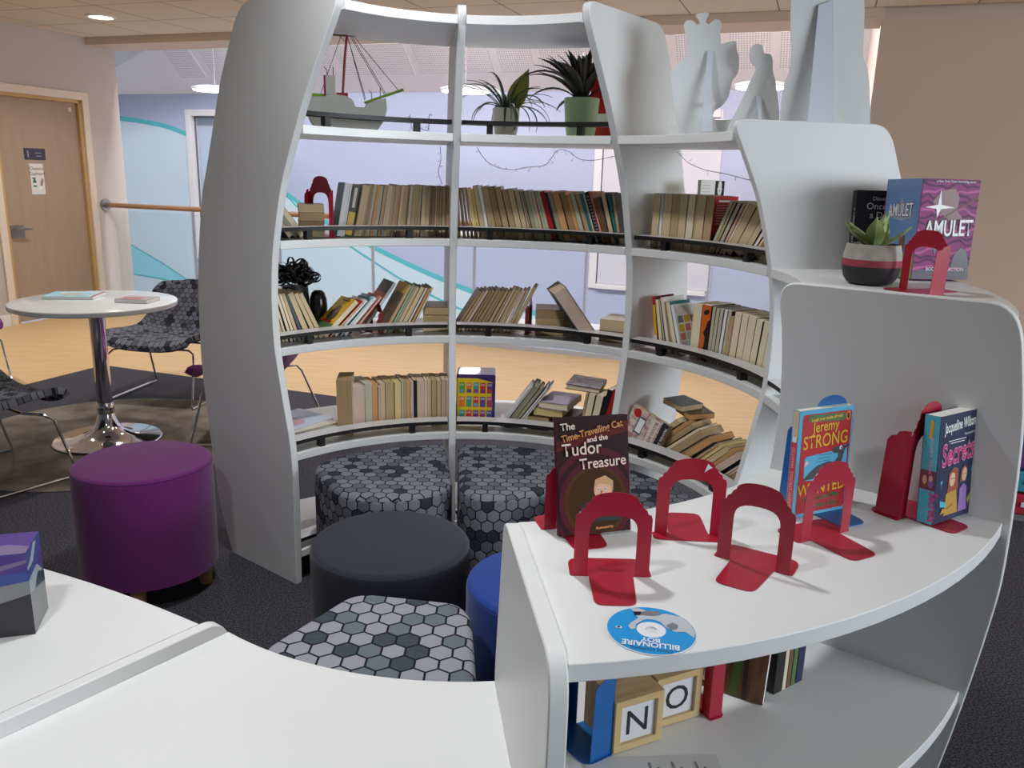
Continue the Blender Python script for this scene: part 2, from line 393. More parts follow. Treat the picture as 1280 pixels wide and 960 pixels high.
edges = [(229,260),(270,325),(335,422),(432,519),(528,618),(628,670),(680,767),(777,837),(847,902),(912,964),(974,1050)]
for i, (ea, eb) in enumerate(edges):
    xa = onslope(ea, 92-.02*(ea-520))[0]; pw = onslope(eb, 92-.02*(eb-520))[0]-xa
    for j in range(1 if i < 2 else 2):
        va = v0 + j*(v1-v0+.13); bm = bmesh.new(); box(bm, 0, pw, 0, v1-v0, .001, .013)
        o = obj('acoustic_panel', bm, m, M=RM @ SMX @ T(xa, va, 0))
        tag(o, 'white perforated acoustic panel, %s from left in %s row of the atrium soffit' % (ordn(i+1), ('the lower', 'the upper')[j]), 'acoustic panel', 'perforated panels on the soffit')
# side cheeks of the atrium
bm = bmesh.new(); box(bm, -12.5, -12.3, 6.8, BW, -3, 7); tag(obj('wall_atrium_left', bm, mat('cheek_paint', (214, 212, 216), .8), M=RM), kind='structure')
bm = bmesh.new(); dA = (L1[0]-L0[0], L1[1]-L0[1]); pA = (L0[0]-dA[0]*1.6, L0[1]-dA[1]*1.6); pB = (L0[0]+dA[0]*2.6, L0[1]+dA[1]*2.6)
V = [bm.verts.new(v) for v in ((pA[0],pA[1],.004),(pB[0],pB[1],.004),(-12.2,pB[1],.5),(-12.2,pA[1],.5),(pA[0],pA[1],-.05),(pB[0],pB[1],-.05),(-12.2,pB[1],.4),(-12.2,pA[1],.4))]
for q in ((0,1,2,3),(7,6,5,4),(0,4,5,1),(1,5,6,2),(2,6,7,3),(3,7,4,0)): bm.faces.new([V[i] for i in q])
tag(obj('ceiling_hip', bm, mat('hip_paint', (206, 206, 210), .8), M=RM @ SMX), kind='structure')
bm = bmesh.new(); box(bm, RX, RX+.2, 6.7, BW, -3, 7); tag(obj('wall_atrium_right', bm, mat('cheek_paint_right', (226, 205, 192), .8), M=RM), kind='structure')

# balustrade
bl = thing('balustrade', 'glass balustrade with round wooden handrail along the floor edge behind the pod', 'balustrade', RM @ T(0, 6.385, 0))
bm = bmesh.new(); tube(bm, [(-6.64, 0, 1.03), (.2, 0, 1.03)], .024, 12); obj('handrail', bm, mat('rail_wood', (170, 128, 92), .35, coat=.3), bl)
bm = bmesh.new(); tube(bm, [(-6.68, 0, 1.03), (-6.66, 0, 1.03)], .06, 16); tube(bm, [(-6.68, 0, 1.03), (-6.6, 0, 1.03)], .028, 12); obj('wall_flange', bm, mat('satin_steel', (170,165,160), .3, 1), bl)
GLASS = mat('clear_glass', (240, 250, 250), .02, spec=.5)
nt = GLASS.node_tree; tr = nt.nodes.new('ShaderNodeBsdfTransparent'); tr.inputs[0].default_value = (.96, .985, .98, 1); gl_ = nt.nodes.new('ShaderNodeBsdfGlossy'); gl_.inputs['Roughness'].default_value = .02
mx = nt.nodes.new('ShaderNodeMixShader'); fr = nt.nodes.new('ShaderNodeFresnel'); fr.inputs[0].default_value = 1.3
nt.links.new(fr.outputs[0], mx.inputs[0]); nt.links.new(tr.outputs[0], mx.inputs[1]); nt.links.new(gl_.outputs[0], mx.inputs[2])
nt.links.new(mx.outputs[0], [n for n in nt.nodes if n.bl_idname == 'ShaderNodeOutputMaterial'][0].inputs[0])
M_POST = mat('baluster_steel', (188, 196, 212), .4, .3)
xs = [-6.57 + .97*k for k in range(8)]
for a in xs[:7]:
    bm = bmesh.new(); box(bm, a+.012, min(a+.958, .22), -.005, .005, .03, .98); obj('glass_panel', bm, GLASS, bl)
for a in xs[1:7]:
    bm = bmesh.new(); box(bm, a-.0065, a+.0065, -.02, .012, .0, 1.01); obj('baluster', bm, M_POST, bl)
bm = bmesh.new(); box(bm, -6.66, .22, -.03, .03, 0, .04); obj('base_channel', bm, M_POST, bl)

# pendant lamps over the atrium
M_LAMP = mat('lamp_glow', (255, 250, 244), .4, emit=((255, 248, 240), 7))
pend = [(-4.3+.02, 2.39, 'behind the left bay divider'), (-7.5, 2.42, 'left of the tall end panel'), (-.95, 2.39, 'beside the small cutout'), (-.3, 2.36, 'between the two right-hand cutouts')]
for px, py, rad, ds in ((582,112,.30,'seen between the left and middle bays'), (269,111,.30,'beside the tall curved end panel at left'), (951,107,.27,'behind the small round-headed cutout'), (1013,105,.2,'between the small and the tallest cutout')):
    a, z = atwall(px, py, 9.4)
    t = thing('pendant_lamp', 'glowing white disc pendant lamp over the atrium, ' + ds, 'pendant lamp', RM @ T(a, 9.4, z), 'pendant lamps in the atrium')
    bm = bmesh.new(); lathe(bm, [(.02, .035), (rad*.75, .03), (rad, .012), (rad, -.012), (rad*.96, -.02)], 32); obj('lamp_shade', bm, mat('lamp_shell', (236,236,240), .4), t)
    bm = bmesh.new(); lathe(bm, [(rad*.95, -.012), (rad*.93, -.03), (.01, -.034)], 32); obj('diffuser', bm, M_LAMP, t)
    bm = bmesh.new(); tube(bm, [(0, 0, .03), (0, 0, .93)], .004, 6); obj('cable', bm, mat('cable_grey', (190,190,196), .5), t)
# two ceiling downlights with fixtures; the other beams are unseen lamps added for brightness
for k, (a, b_) in enumerate([(-5.585, 5.47), (-3.28, 5.43), (-.98, 5.43), (-5.585, 3.6), (-3.28, 3.6), (-.98, 3.6), (-3.28, 1.75), (-.98, 1.75), (-.98, .1), (3.6, 3.6), (3.6, 5.43)]):
    if k < 2:
        t = thing('downlight', ('round recessed downlight in the tiled ceiling above the tan door', 'round recessed ceiling downlight just above the curved bookcase top')[k], 'downlight', RM @ T(a, b_, ZC), 'ceiling downlights')
        bm = bmesh.new(); lathe(bm, [(.115, -.001), (.115, -.012), (.09, -.014), (.09, -.001)], 28, cap=False); obj('trim_ring', bm, M_WHITEP, t)
        bm = bmesh.new(); lathe(bm, [(.09, -.006), (.01, -.007)], 28); obj('lens', bm, mat('downlight_glow', (255, 240, 215), .4, emit=((255, 236, 205), 12)), t)
    li = bpy.data.lights.new('downlight_or_fill', 'AREA'); li.shape = 'DISK'; li.size = .17; li.energy = DOWN_W*{7: POD_F, 8: .8, 6: .12}.get(k, 1); li.color = (.96, .98, 1); li.spread = radians(125)
    o = bpy.data.objects.new('downlight_or_fill', li); COL.objects.link(o); o.matrix_world = RM @ T(a, b_, ZC-.02)

# daylight: the atrium rooflight and the window front behind the camera
def area(name, M, sx, sy, e, c):
    li = bpy.data.lights.new(name, 'AREA'); li.shape = 'RECTANGLE'; li.size = sx; li.size_y = sy; li.energy = e; li.color = c
    o = bpy.data.objects.new(name, li); COL.objects.link(o); o.matrix_world = M; return o
area('rooflight_daylight', RM @ T(-4.5, 7.3, 5.6) @ rot(28, 'X'), 11.5, 1.0, ROOF_W, (.93, .965, 1))
area('window_daylight', T(5.4, -1.1, 1.9) @ rot(59.5, 'Z') @ rot(90-2, 'X'), 3.6, 1.6, FRONT_W, (.84, .92, 1))
if SIDE_W: area('side_window_daylight', T(5.6, 2.6, 2.15) @ rot(90, 'Z') @ rot(90-14, 'X'), 4, 1.7, SIDE_W, (.86, .93, 1))
w = bpy.data.worlds.new('world'); SC.world = w; w.use_nodes = True
w.node_tree.nodes['Background'].inputs[0].default_value = lin((205, 222, 245)) + (1,); w.node_tree.nodes['Background'].inputs[1].default_value = WORLD_S

# ================================================================== the reading pod
C0 = Vector((-.1163, 2.1568)); PH = [142.4 - 44.83*k for k in range(8)]; PH[6] = -127.2
HT = {'T': 1.885, 0: 1.554, 1: 1.196, 2: .8375, 3: .4815, 4: .122}; ST = .026; PT = .026
IN = [(0,.779),(.12,.777),(.32,.774),(.45,.776),(.54,.785),(.67,.812),(.805,.838),(.87,.846),(1.0,.848),(1.137,.836),(1.25,.81),(1.353,.78),(1.414,.756),(1.54,.695),(1.633,.645),(1.725,.588),(1.80,.54),(1.925,.46)]
OUT = [(0,1.167),(.032,1.177),(.115,1.208),(.244,1.237),(.44,1.265),(.64,1.286),(.76,1.291),(.985,1.282),(1.13,1.262),(1.237,1.24),(1.34,1.215),(1.41,1.184),(1.573,1.12),(1.7,1.068),(1.85,.985),(1.925,.94)]
def itp(t, z):
    for (a, b), (c, d) in zip(t, t[1:]):
        if a <= z <= c: return b + (d-b)*(z-a)/(c-a)
    return t[-1][1]
rin = lambda z: itp(IN, z); rout = lambda z: itp(OUT, z)
PODM = T(C0.x, C0.y, 0)
pod = thing('reading_pod_bookcase', 'large white curved bookcase ring of stepped height with open shelves around the seating nook', 'bookcase', PODM)
TOPS = [1.917, 1.917, 1.917, 1.583, 1.231, .849, .512]
for k, tz in enumerate(TOPS):
    zs = [z for z, _ in IN if z < tz-.001] + [tz]; zo = [z for z, _ in OUT if z < tz-.001] + [tz]
    pi_ = bez([(rin(z), z, 0) for z in zs], 3); po = bez([(rout(z), z, 0) for z in zo], 3)
    pts = [(p.x, p.y) for p in pi_] + [(p.x, p.y) for p in po][::-1]
    # round the two top corners
    ni = len(pi_); rad = .055 if k < 3 else .045
    def trim(c): return [p for p in c if p.y < tz-rad*.9]
    a = trim(pi_); b = trim(po); ci = (rin(tz), tz); co = (rout(tz), tz)
    qa = [Vector((a[-1].x, a[-1].y)), Vector(ci), Vector((ci[0]+rad, tz))]; qb = [Vector((co[0]-rad, tz)), Vector(co), Vector((b[-1].x, b[-1].y))]
    def q3(q): return [tuple(q[0]*(1-t)**2 + q[1]*2*t*(1-t) + q[2]*t*t) for t in [i/6 for i in range(7)]]
    pts = [(p.x, p.y) for p in a[:-1]] + q3(qa) + q3(qb) + [(p.x, p.y) for p in b[:-1]][::-1]
    bm = bmesh.new(); prism(bm, pts, -PT/2, PT/2, 'y', M=rot(PH[k], 'Z'))
    obj('divider_panel', bm, WHITE, pod, bev=.0025)
def sector(bm, r0, r1, a0, a1, z0, z1, off=PT/2, n=16, mi=0, edge=None):
    inn = [(r0, a0 - degrees(off/r0) + (a1 - a0 + 2*degrees(off/r0))*i/n) for i in range(n+1)] if a0 > a1 else []
    out = [(r1, a0 - degrees(off/r1) + (a1 - a0 + 2*degrees(off/r1))*i/n) for i in range(n+1)]
    P = [(r*cos(radians(a)), r*sin(radians(a))) for r, a in inn] + [(r*cos(radians(a)), r*sin(radians(a))) for r, a in out][::-1]
    return prism(bm, P, z0, z1, mi=mi)
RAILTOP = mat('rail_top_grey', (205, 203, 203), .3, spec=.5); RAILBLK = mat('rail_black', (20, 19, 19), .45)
levels = {0: ['T', 0, 1, 2, 3, 4], 1: ['T', 0, 1, 2, 3, 4], 2: [0, 1, 2, 3, 4], 3: [1, 2, 3, 4], 4: [2, 3, 4], 5: [3, 4]}
for bay in range(6):
    for l in levels[bay]:
        z = HT[l]; bm = bmesh.new(); sector(bm, rin(z)+.002, rout(z)-.012, PH[bay], PH[bay+1], z-ST, z)
        obj('shelf', bm, WHITE, pod, bev=.0015)
        if bay < 4 and l != 'T' and not (bay == 2 and l == 0) and not (bay == 3 and l == 1):
            bm = bmesh.new(); r0 = rin(z)+.006
            fs = sector(bm, r0, r0+.062, PH[bay], PH[bay+1], z+.030, z+.043, off=PT/2+.004); 
            o = obj('book_rail', bm, [RAILBLK, RAILTOP], pod)
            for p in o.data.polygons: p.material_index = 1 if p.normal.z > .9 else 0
            for f in (.2, .76):
                a = radians(PH[bay] + (PH[bay+1]-PH[bay])*f); bm = bmesh.new(); box(bm, r0+.004, r0+.03, -.010, .010, z, z+.030, M=Matrix.Rotation(a, 4, 'Z')); obj('rail_post', bm, RAILBLK, o)
# screw caps under the top shelf edges are too small to matter; the separate low bench unit left of the seam
ZB = .510; BC = Vector((-2.386, -1.503)); BR = 3.484
bench = thing('low_bench_unit', 'white low curved bench unit in the bottom left corner, carrying the purple boxed set', 'bench unit', T(BC.x, BC.y, 0))
D6 = Vector((cos(radians(PH[6])), sin(radians(PH[6])))); N6 = Vector((D6.y, -D6.x))          # along the last divider, and towards the bench
O6 = C0 - BC + N6*.0165                                              # a point on the divider's left face, bench-local
def onface(rr_):                                                     # where that face crosses the circle of radius rr_
    b_ = O6.dot(D6); c_ = O6.dot(O6)-rr_*rr_; return O6 + D6*(-b_ - sqrt(b_*b_-c_))
def onface2(rr_):
    b_ = O6.dot(D6); c_ = O6.dot(O6)-rr_*rr_; ts = (-b_ - sqrt(b_*b_-c_), -b_ + sqrt(b_*b_-c_)); t_ = [t for t in ts if .5 < t < 2.2]; return O6 + D6*(t_[0] if t_ else ts[0])
S1 = onface2(BR); S0 = S1 + D6*.52
def bpoly(ins, sh):
    A0 = degrees(atan2(S1.y, S1.x)); n = 18; up_ = S1+N6*sh; dn = S0+N6*sh
    return [tuple(dn), tuple(up_ + D6*ins)] + [((BR-ins)*cos(radians(A0+.3+(84-A0-.3)*i/n)), (BR-ins)*sin(radians(A0+.3+(84-A0-.3)*i/n))) for i in range(1, n+1)] + [((BR-.5)*cos(radians(84-i*3.5)), (BR-.5)*sin(radians(84-i*3.5))) for i in range(0, 6)]
bm = bmesh.new(); prism(bm, bpoly(0, 0), ZB-ST, ZB); obj('bench_top', bm, WHITE, bench, bev=.0012)
bm = bmesh.new(); prism(bm, bpoly(.03, .027), .09, .115); obj('bottom_shelf', bm, WHITE, bench)
bm = bmesh.new(); prism(bm, [tuple(v) for v in (S1+D6*.012, S1+D6*.012+N6*.026, S0+N6*.026, S0)], 0, ZB-ST); obj('end_panel', bm, WHITE, bench, bev=.0015)
e8 = Vector((cos(radians(84)), sin(radians(84)))); n8 = Vector((e8.y, -e8.x))
bm = bmesh.new(); prism(bm, [tuple(v) for v in (e8*(BR-.01), e8*(BR-.01)+n8*.026, e8*(BR-.5)+n8*.026, e8*(BR-.5))], 0, ZB-ST); obj('end_panel', bm, WHITE, bench, bev=.0015)
def pol(r, a, z=0): return Vector((C0.x + r*cos(radians(a)), C0.y + r*sin(radians(a)), z))
def frame(r, a, z): return T(pol(r, a, z)) @ rot(a-90, 'Z')        # x to the right, y outwards (away from the centre)
def phi_at(px, r, z, a0=150, a1=-50):
    for _ in range(40):
        m_ = (a0+a1)/2
        if proj(pol(r, m_, z))[0] < px: a0 = m_
        else: a1 = m_
    return (a0+a1)/2
# ================================================================== books on the shelves
PG = {k: mat('pages_'+n, c, .9, spec=.1, noise=(1, c2, (900, 3, 3), .3, .75)) for k, n, c, c2 in (
    ('a', 'tan', (225,203,164), (194,169,131)), ('b', 'brown', (203,176,135), (167,140,103)), ('c', 'dark_tan', (178,151,112), (142,115,83)), ('d', 'cream', (244,230,201), (221,203,169)),
    ('e', 'orange', (221,171,117), (189,137,88)), ('f', 'grey', (207,201,178), (174,167,146)), ('g', 'straw', (239,214,151), (205,180,117)), ('w', 'white', (244,244,244), (232,225,214)), ('h', 'pinkish', (225,198,180), (194,167,149)), ('o', 'olive', (180,178,149), (146,144,117)))}
CV = {k: mat('cover_'+n, c, .4, spec=.4) for k, n, c in (
    ('k', 'black', (28,27,30)), ('n', 'navy', (38,44,78)), ('w', 'white', (226,224,220)), ('r', 'red', (178,28,36)), ('t', 'teal', (40,118,116)), ('g', 'green', (78,112,66)), ('o', 'orange', (216,104,36)), ('y', 'grey', (128,128,132)),
    ('b', 'brown', (108,80,56)), ('l', 'light_blue', (150,196,224)), ('u', 'yellow', (222,178,40)), ('p', 'plum', (92,40,66)), ('i', 'ivory', (214,202,176)), ('s', 'slate', (78,92,104)), ('m', 'mint', (164,190,160)), ('d', 'dark_red', (112,26,34)), ('c', 'lilac', (190,176,196)), ('a', 'salmon', (204,116,96)))}
PNAME = {'a': 'tan', 'b': 'brown', 'c': 'dark tan', 'd': 'cream', 'e': 'orange-brown', 'f': 'greyish', 'g': 'straw-coloured', 'w': 'white', 'h': 'pinkish', 'o': 'olive'}
CNAME = {'k': 'black', 'n': 'navy', 'w': 'white', 'r': 'red', 't': 'teal', 'g': 'green', 'o': 'orange', 'y': 'grey', 'b': 'brown', 'l': 'light blue', 'u': 'yellow', 'p': 'plum', 'i': 'ivory', 's': 'slate', 'm': 'mint', 'd': 'dark red', 'c': 'lilac', 'a': 'salmon'}
def yawed(M, deg, w, y=0): return M @ T(w/2, y, 0) @ rot(deg, 'Z') @ T(-w/2, -y, 0)
def book(name, M, w, h, d, pg, cv, label, cat='book', group=None, spine_out=False, hard=False):
    """local: x thickness, y depth (y=0 faces the reader), z height"""
    t = thing(name, label, cat, T(0, 0, .0008) @ M, group)
    bt = .0022 if hard else .0008; ov = .003 if hard else .0006
    if spine_out: ya, yb, sp = 0, d, True
    bm = bmesh.new()
    box(bm, 0, bt, 0, d, 0, h); box(bm, w-bt, w, 0, d, 0, h)
    if spine_out: box(bm, bt, w-bt, 0, bt, 0, h)
    else: box(bm, bt, w-bt, d-bt, d, 0, h)
    obj('cover', bm, CV[cv] if isinstance(cv, str) else cv, t)
    bm = bmesh.new()
    if spine_out: box(bm, bt, w-bt, bt, d-ov, ov, h-ov)
    else: box(bm, bt, w-bt, ov, d-bt, ov, h-ov)
    obj('page_block', bm, PG[pg], t)
    return t
SHN = {1: 'upper', 2: 'middle', 3: 'lowest'}; BAYN = {0: 'left', 1: 'middle', 2: 'right'}
CNT = {}
def row(lv, bay, px0, px1, items, back=.085, grp=None):
    """items: (width mm, height mm, lean deg, pages, cover, optional dict)"""
    z = HT[lv]; rf = rin(z) + back; p0 = phi_at(px0, rf, z); p1 = phi_at(px1, rf, z); L = radians(p0-p1)*rf
    its = [(i + ({},))[:6] if len(i) == 5 else i for i in items]
    def lay(s):
        x = 0; xs = []
        for k, (w, h, le, *_r) in enumerate(its):
            w = w/1000*s; th = radians(le)
            if k:
                w0, h0, l0 = its[k-1][0]/1000*s, its[k-1][1]/1000, radians(its[k-1][2])
                # x is the contact point of the previous book's right face with the shelf
                gap = max(0, min(h0*cos(l0), h/1000*cos(th))*(math.tan(l0)-math.tan(th)))
                x += gap
            xs.append(x); x += w/cos(th)
        return xs, x
    s = 1.0
    for _ in range(12):
        xs, X = lay(s); s *= max(.3, min(3, (L-(X-sum(i[0] for i in its)/1000*s))/(max(1e-6, sum(i[0] for i in its)/1000*s))))
        s = max(.35, min(s, 2.2))
    xs, X = lay(s)
    for (w, h, le, pg, cv, o), x in zip(its, xs):
        w = w/1000*s*.985; h = h/1000; th = radians(le); d = o.get('d', h*.64); db = o.get('db', R.uniform(0, .008)); 
        a = p0 - degrees((x)/rf)
        F = frame(rf+db, a, z)
        # contact: left face meets the shelf at x; lowest corner is right (lean right) or left
        if th >= 0: off = T(-w*(1/cos(th)-cos(th))*0, 0, w*sin(th)); 
        else: off = T(0, 0, 0)
        M = F @ off @ Matrix.Rotation(th, 4, 'Y')
        if 'yaw' in o: M = F @ off @ rot(o['yaw'], 'Z') @ Matrix.Rotation(th, 4, 'Y')
        key = (lv, bay); CNT[key] = CNT.get(key, 0)+1
        lab = o.get('label')
        if not lab:
            lab = '%s book, %s from left of the upright books, %s shelf, %s bay' % (
                (PNAME[pg] + '-paged') if not o.get('so') else CNAME[cv]+'-spined', ordn(CNT[key]), SHN[lv], BAYN[bay])
        t = book(o.get('name', 'paperback_book'), M, w, h, d, pg, cv, lab, 'book', 'books on the %s shelf of the %s bay' % (SHN[lv], BAYN[bay]), o.get('so', False), o.get('hard', False))
        if 'fn' in o: o['fn'](t, w, h, d)
def rs(seq): return R.choice(seq)
def run(n, wr, hr, l0, l1, pgs, cvs):
    return [(R.uniform(*wr), R.uniform(*hr), l0+(l1-l0)*i/max(1, n-1), rs(pgs), rs(cvs)) for i in range(n)]
def stack(lv, bay, px, n, w, d, th, pgs, cvs, where, yaw=0, back=.09, z0=0, cx=None):
    """books lying flat, their short ends facing the reader"""
    z = HT[lv]; rf = rin(z)+back; a = phi_at(px, rf, z); zz = z+z0
    for i in range(n):
        t = th*R.uniform(.93, 1.07); ww = w*R.uniform(.985, 1)
        M = frame(rf+R.uniform(0, .004), a, zz+.0016) @ rot(yaw, 'Z') @ T(-ww/2, 0, t) @ rot(90, 'Y')
        CNT[(lv, bay)] = CNT.get((lv, bay), 0)
        book('paperback_book', M, t, ww, d, pgs[i % len(pgs)], cvs[i % len(cvs)], 'flat-lying paperback, %s from bottom, %s' % (ordn(i+1), where), 'book', 'flat book stacks in the pod')
        zz += t+.0003
    return zz
# local frame for the two visible faces of an upright book
def right_face(w, h, d): return T(w, 0, 0) @ Matrix(((0,0,1,0),(1,0,0,0),(0,1,0,0),(0,0,0,1)))       # u along depth, v up, w = +x
def left_face(w, h, d): return Matrix(((0,0,-1,0),(-1,0,0,d),(0,1,0,0),(0,0,0,1)))
def front_face(w, h, d): return Matrix(((1,0,0,0),(0,0,-1,0),(0,1,0,0),(0,0,0,1)))                    # u = x, v up, w = -y
WT_ = mat('print_white', (235,235,235), .5); BK_ = DK

# --- upper shelf, left bay
row(1, 0, 362, 386, [(16,118,-38,'a','k',{'d':.12}), (15,135,-38,'o','y',{'d':.12}), (18,150,-38,'d','b',{'d':.12})], back=.074)
stack(1, 0, 391, 4, .086, .15, .0275, 'bcba', 'ibai', 'stack left of the tall red bookend, upper shelf', yaw=-24)
row(1, 0, 421, 441, [(14,186,11,'w','l',{'d':.06}), (6,184,11,'w','p',{'d':.07}), (17,178,12,'g','k',{'so':True,'fn':lambda t,w,h,d: art('spine_band',t,front_face(w,h,d),[(rc(.001,.004,w-.001,.085),CV['u'],1),(rc(w*.3,.1,w*.7,.17),CV['i'],1)])})])
row(1, 0, 443, 562, run(28, (8,16), (179,185), 12, 0, 'aaabbdbcfae', 'iiyabwck'), back=.08)
# --- upper shelf, middle bay
B = 'label'
its = [(7,194,-3,'b','a')] + run(3, (6,9), (176,180), -6, -9, 'cb', 'bk') + [(11,180,-10,'g','u'), (6,178,-11,'g','u'), (14,190,-12,'a','b'), (9,191,-12,'w','w')] + run(3, (16,19), (186,189), -13, -14, 'cb', 'bi') + \
    run(2, (14,17), (180,184), -15, -15, 'ab', 'kk') + [(14,180,-15,'a','b'),(6,178,-15,'f','y'),(5,178,-15,'b','k'),(13,180,-16,'o','g'),(6,178,-16,'f','w'),(10,179,-16,'a','g'),(7,180,-17,'f','k'),(9,182,-17,'f','m'),
    (13,180,-17,'w','r',{'so':True}), (6,178,-18,'w','k',{'so':True}), (13,180,-18,'o','y'),(20,180,-18,'e','k'),(16,181,-19,'c','o'),(12,172,-19,'e','k'),(13,182,-19,'f','g'),(12,176,-20,'b','a'),(8,180,-20,'w','t',{'so':True}),(7,178,-20,'f','k'),(12,186,-20,'f','k',{'so':True,'fn':lambda t,w,h,d: art('comb_marks',t,front_face(w,h,d),[(rc(w*.2,.01+i*.012,w*.8,.016+i*.012),CV['y'],1) for i in range(14)])}),
    (8,188,-20,'h','r',{'fn':lambda t,w,h,d: art('cover_face',t,right_face(w,h,d),[(rc(0,0,d,h),CV['a'],1)]),'hard':1}), (17,164,-19,'c','b',{'so':True}), (13,182,-17,'a','k'), (8,180,-15,'b','t',{'so':True}), (9,180,-13,'b','k')]
row(1, 1, 573, 777, its, back=.075)
# --- upper shelf, right bay
def white_back(t, w, h, d):
    M = right_face(w, h, d)
    art('cover_face', t, M, [(rc(0,0,d,h), CV['w'], 1)] + [(rc(.012, .17-.012*i, .012+.04*R.uniform(.6,1), .1725-.012*i), CV['y'], 2) for i in range(5)] + [(rc(.01, .02, .04, .05), CV['g'], 2)])
def skel_back(t, w, h, d):
    M = right_face(w, h, d)
    art('cover_face', t, M, [(rc(0,0,d*.6,h), CV['w'], 1), (rc(d*.6,0,d,h), CV['k'], 1), (ell(d*.8,h*.93,.012,.016), CV['w'], 2), (ell(d*.78,h*.8,.006,.025,tilt=25), CV['w'], 2), (ell(d*.82,h*.8,.006,.025,tilt=-25), CV['w'], 2)] + [(rc(.012, h*.93-.011*i, .06, h*.935-.011*i), CV['y'], 2) for i in range(6)])
def red_back(t, w, h, d):
    M = right_face(w, h, d)
    art('cover_face', t, M, [(rc(0,0,d,h), CV['r'], 1), (rc(.02,.162,.085,.168), CV['w'], 2)] + [(rc(.012, .150-.008*i, .1-.01*(i%2), .1535-.008*i), mat('faded_print', (226,150,150), .5), 2) for i in range(5)] + [(rc(.015,.11-.009*i,.08,.1135-.009*i), mat('faded_print', (226,150,150), .5), 2) for i in range(3)] + [(rc(.006,.03,.03,.06), CV['k'], 2)])
row(1, 2, 812, 884, [(13,182,1,'a','i'), (7,183,1,'w','w',{'fn':white_back,'label':'slim white paperback with grey print showing on its cover, upper shelf, right bay'}), (17,182,1,'a','b'), (14,182,1,'b','i'), (15,182,1,'a','i'), (15,182,2,'d','k'), (6,182,2,'b','k'), (16,181,2,'a','i'), (17,180,3,'b','r',{'fn':red_back})], back=.076)
z = HT[1]; M = frame(rin(z)+.09+.125, phi_at(818, rin(z)+.2, z), z) @ T(-.012, 0, 0)
t = book('tall_booklet', frame(1.035, 44.9, z), .012, .230, .15, 'w', 'w', 'tall white booklet with a black and white figure, rising behind the upright books', 'book'); skel_back(t, .012, .228, .15)
row(1, 2, 884, 950, [(8,180,24,'f','g'),(7,180,25,'b','k'),(9,180,26,'f','k'),(7,178,27,'h','r'),(8,186,28,'d','d'),(18,176,29,'a','k'),(22,176,31,'a','k'),(14,172,33,'a','b'),(8,172,36,'w','k'),(8,172,38,'d','r'),(16,168,40,'c','i')], back=.076)

# --- middle shelf, left bay
row(2, 0, 350, 406, run(5, (10,14), (176,180), -14, -17, 'dada', 'kkki') + [(14,178,-18,'a','k'),(9,176,-20,'f','s',{'so':True}),(20,180,-22,'a','i'),(17,180,-24,'a','k'),(15,180,-25,'a','i')], back=.076)
def farm_cover(t, w, h, d):
    art('cover_art', t, left_face(w,h,d), [(rc(0,0,d,h),CV['u'],1),(rc(0,0,d,h*.3),CV['g'],2),(ell(d*.5,h*.5,.03,.035),mat('fig_dark',(70,56,44),.5),3),(ell(d*.55,h*.66,.016,.018),mat('fig_brown',(130,88,60),.5),4),(rc(d*.2,h*.3,d*.8,h*.36),CV['r'],3),(rc(d*.3,h*.9,d*.8,h*.93),CV['b'],3)])
row(2, 0, 404, 441, [(24,176,48,'d','u',{'fn':farm_cover,'d':.112,'label':'yellow and green picture paperback slumped to the right, beside the black vase','db':0}), (8,178,48,'d','r'), (13,176,46,'w','w'), (8,176,44,'w','t'), (17,178,43,'l' if 0 else 'w','l'), (10,182,42,'h','a',{'fn':lambda t,w,h,d: art('cover_art',t,left_face(w,h,d),[(rc(0,0,d,h),CV['a'],1)])})], back=.074)
t = book('picture_book', frame(.96, 117.0, HT[2]) @ T(-.02,0,.006) @ rot(36,'Y'), .012, .222, .12, 'w', 's', 'tall slate and salmon picture book leaning behind the dark red bookend'); art('cover_art', t, left_face(.012,.222,.12), [(rc(0,0,.12,.222),CV['s'],1),(rc(0,0,.12,.17),CV['a'],2)])
row(2, 0, 479, 516, [(14,202,30,'b','b',{'fn':lambda t,w,h,d: art('cover_art',t,left_face(w,h,d),[(rc(0,0,d,h),CV['b'],1),(rc(0,h*.8,d,h),CV['u'],2)])}),(6,204,29,'o','m',{'so':True}),(9,196,29,'o','g'),(14,190,28,'a','m'),(18,188,28,'a','k'),(8,186,28,'w','y'),(9,186,27,'e','b'),(9,186,26,'d','k')], back=.075)
stack(2, 0, 545, 3, .1, .16, .03, 'abb', 'iib', 'stack at right end of middle shelf, left bay', yaw=-8)
# --- middle shelf, middle bay
row(2, 1, 567, 641, run(15, (9,17), (174,184), 32, 24, 'cbcbchb', 'kbbik') + [(17,196,26,'b','i')], back=.085)
stack(2, 1, 686, 3, .108, .15, .031, 'bbc', 'bib', 'stack just left of the tilted blue hardback', yaw=14)
stack(2, 1, 712, 3, .055, .12, .031, 'bcb', 'iib', 'stack behind the foot of the tilted blue hardback', yaw=18, back=.19)
ph = phi_at(737, .93, HT[2])
t = book('hardback_book', frame(.885, ph, HT[2]) @ rot(33, 'Z') @ rot(-36, 'Y'), .052, .215, .15, 'h', 's', 'big slate-blue hardback tilted far to the left, its pinkish pages showing', 'book', None, False, True)
stack(2, 1, 764, 2, .1, .15, .042, 'ba', 'bi', 'stack at right end of middle shelf, middle bay', yaw=8)
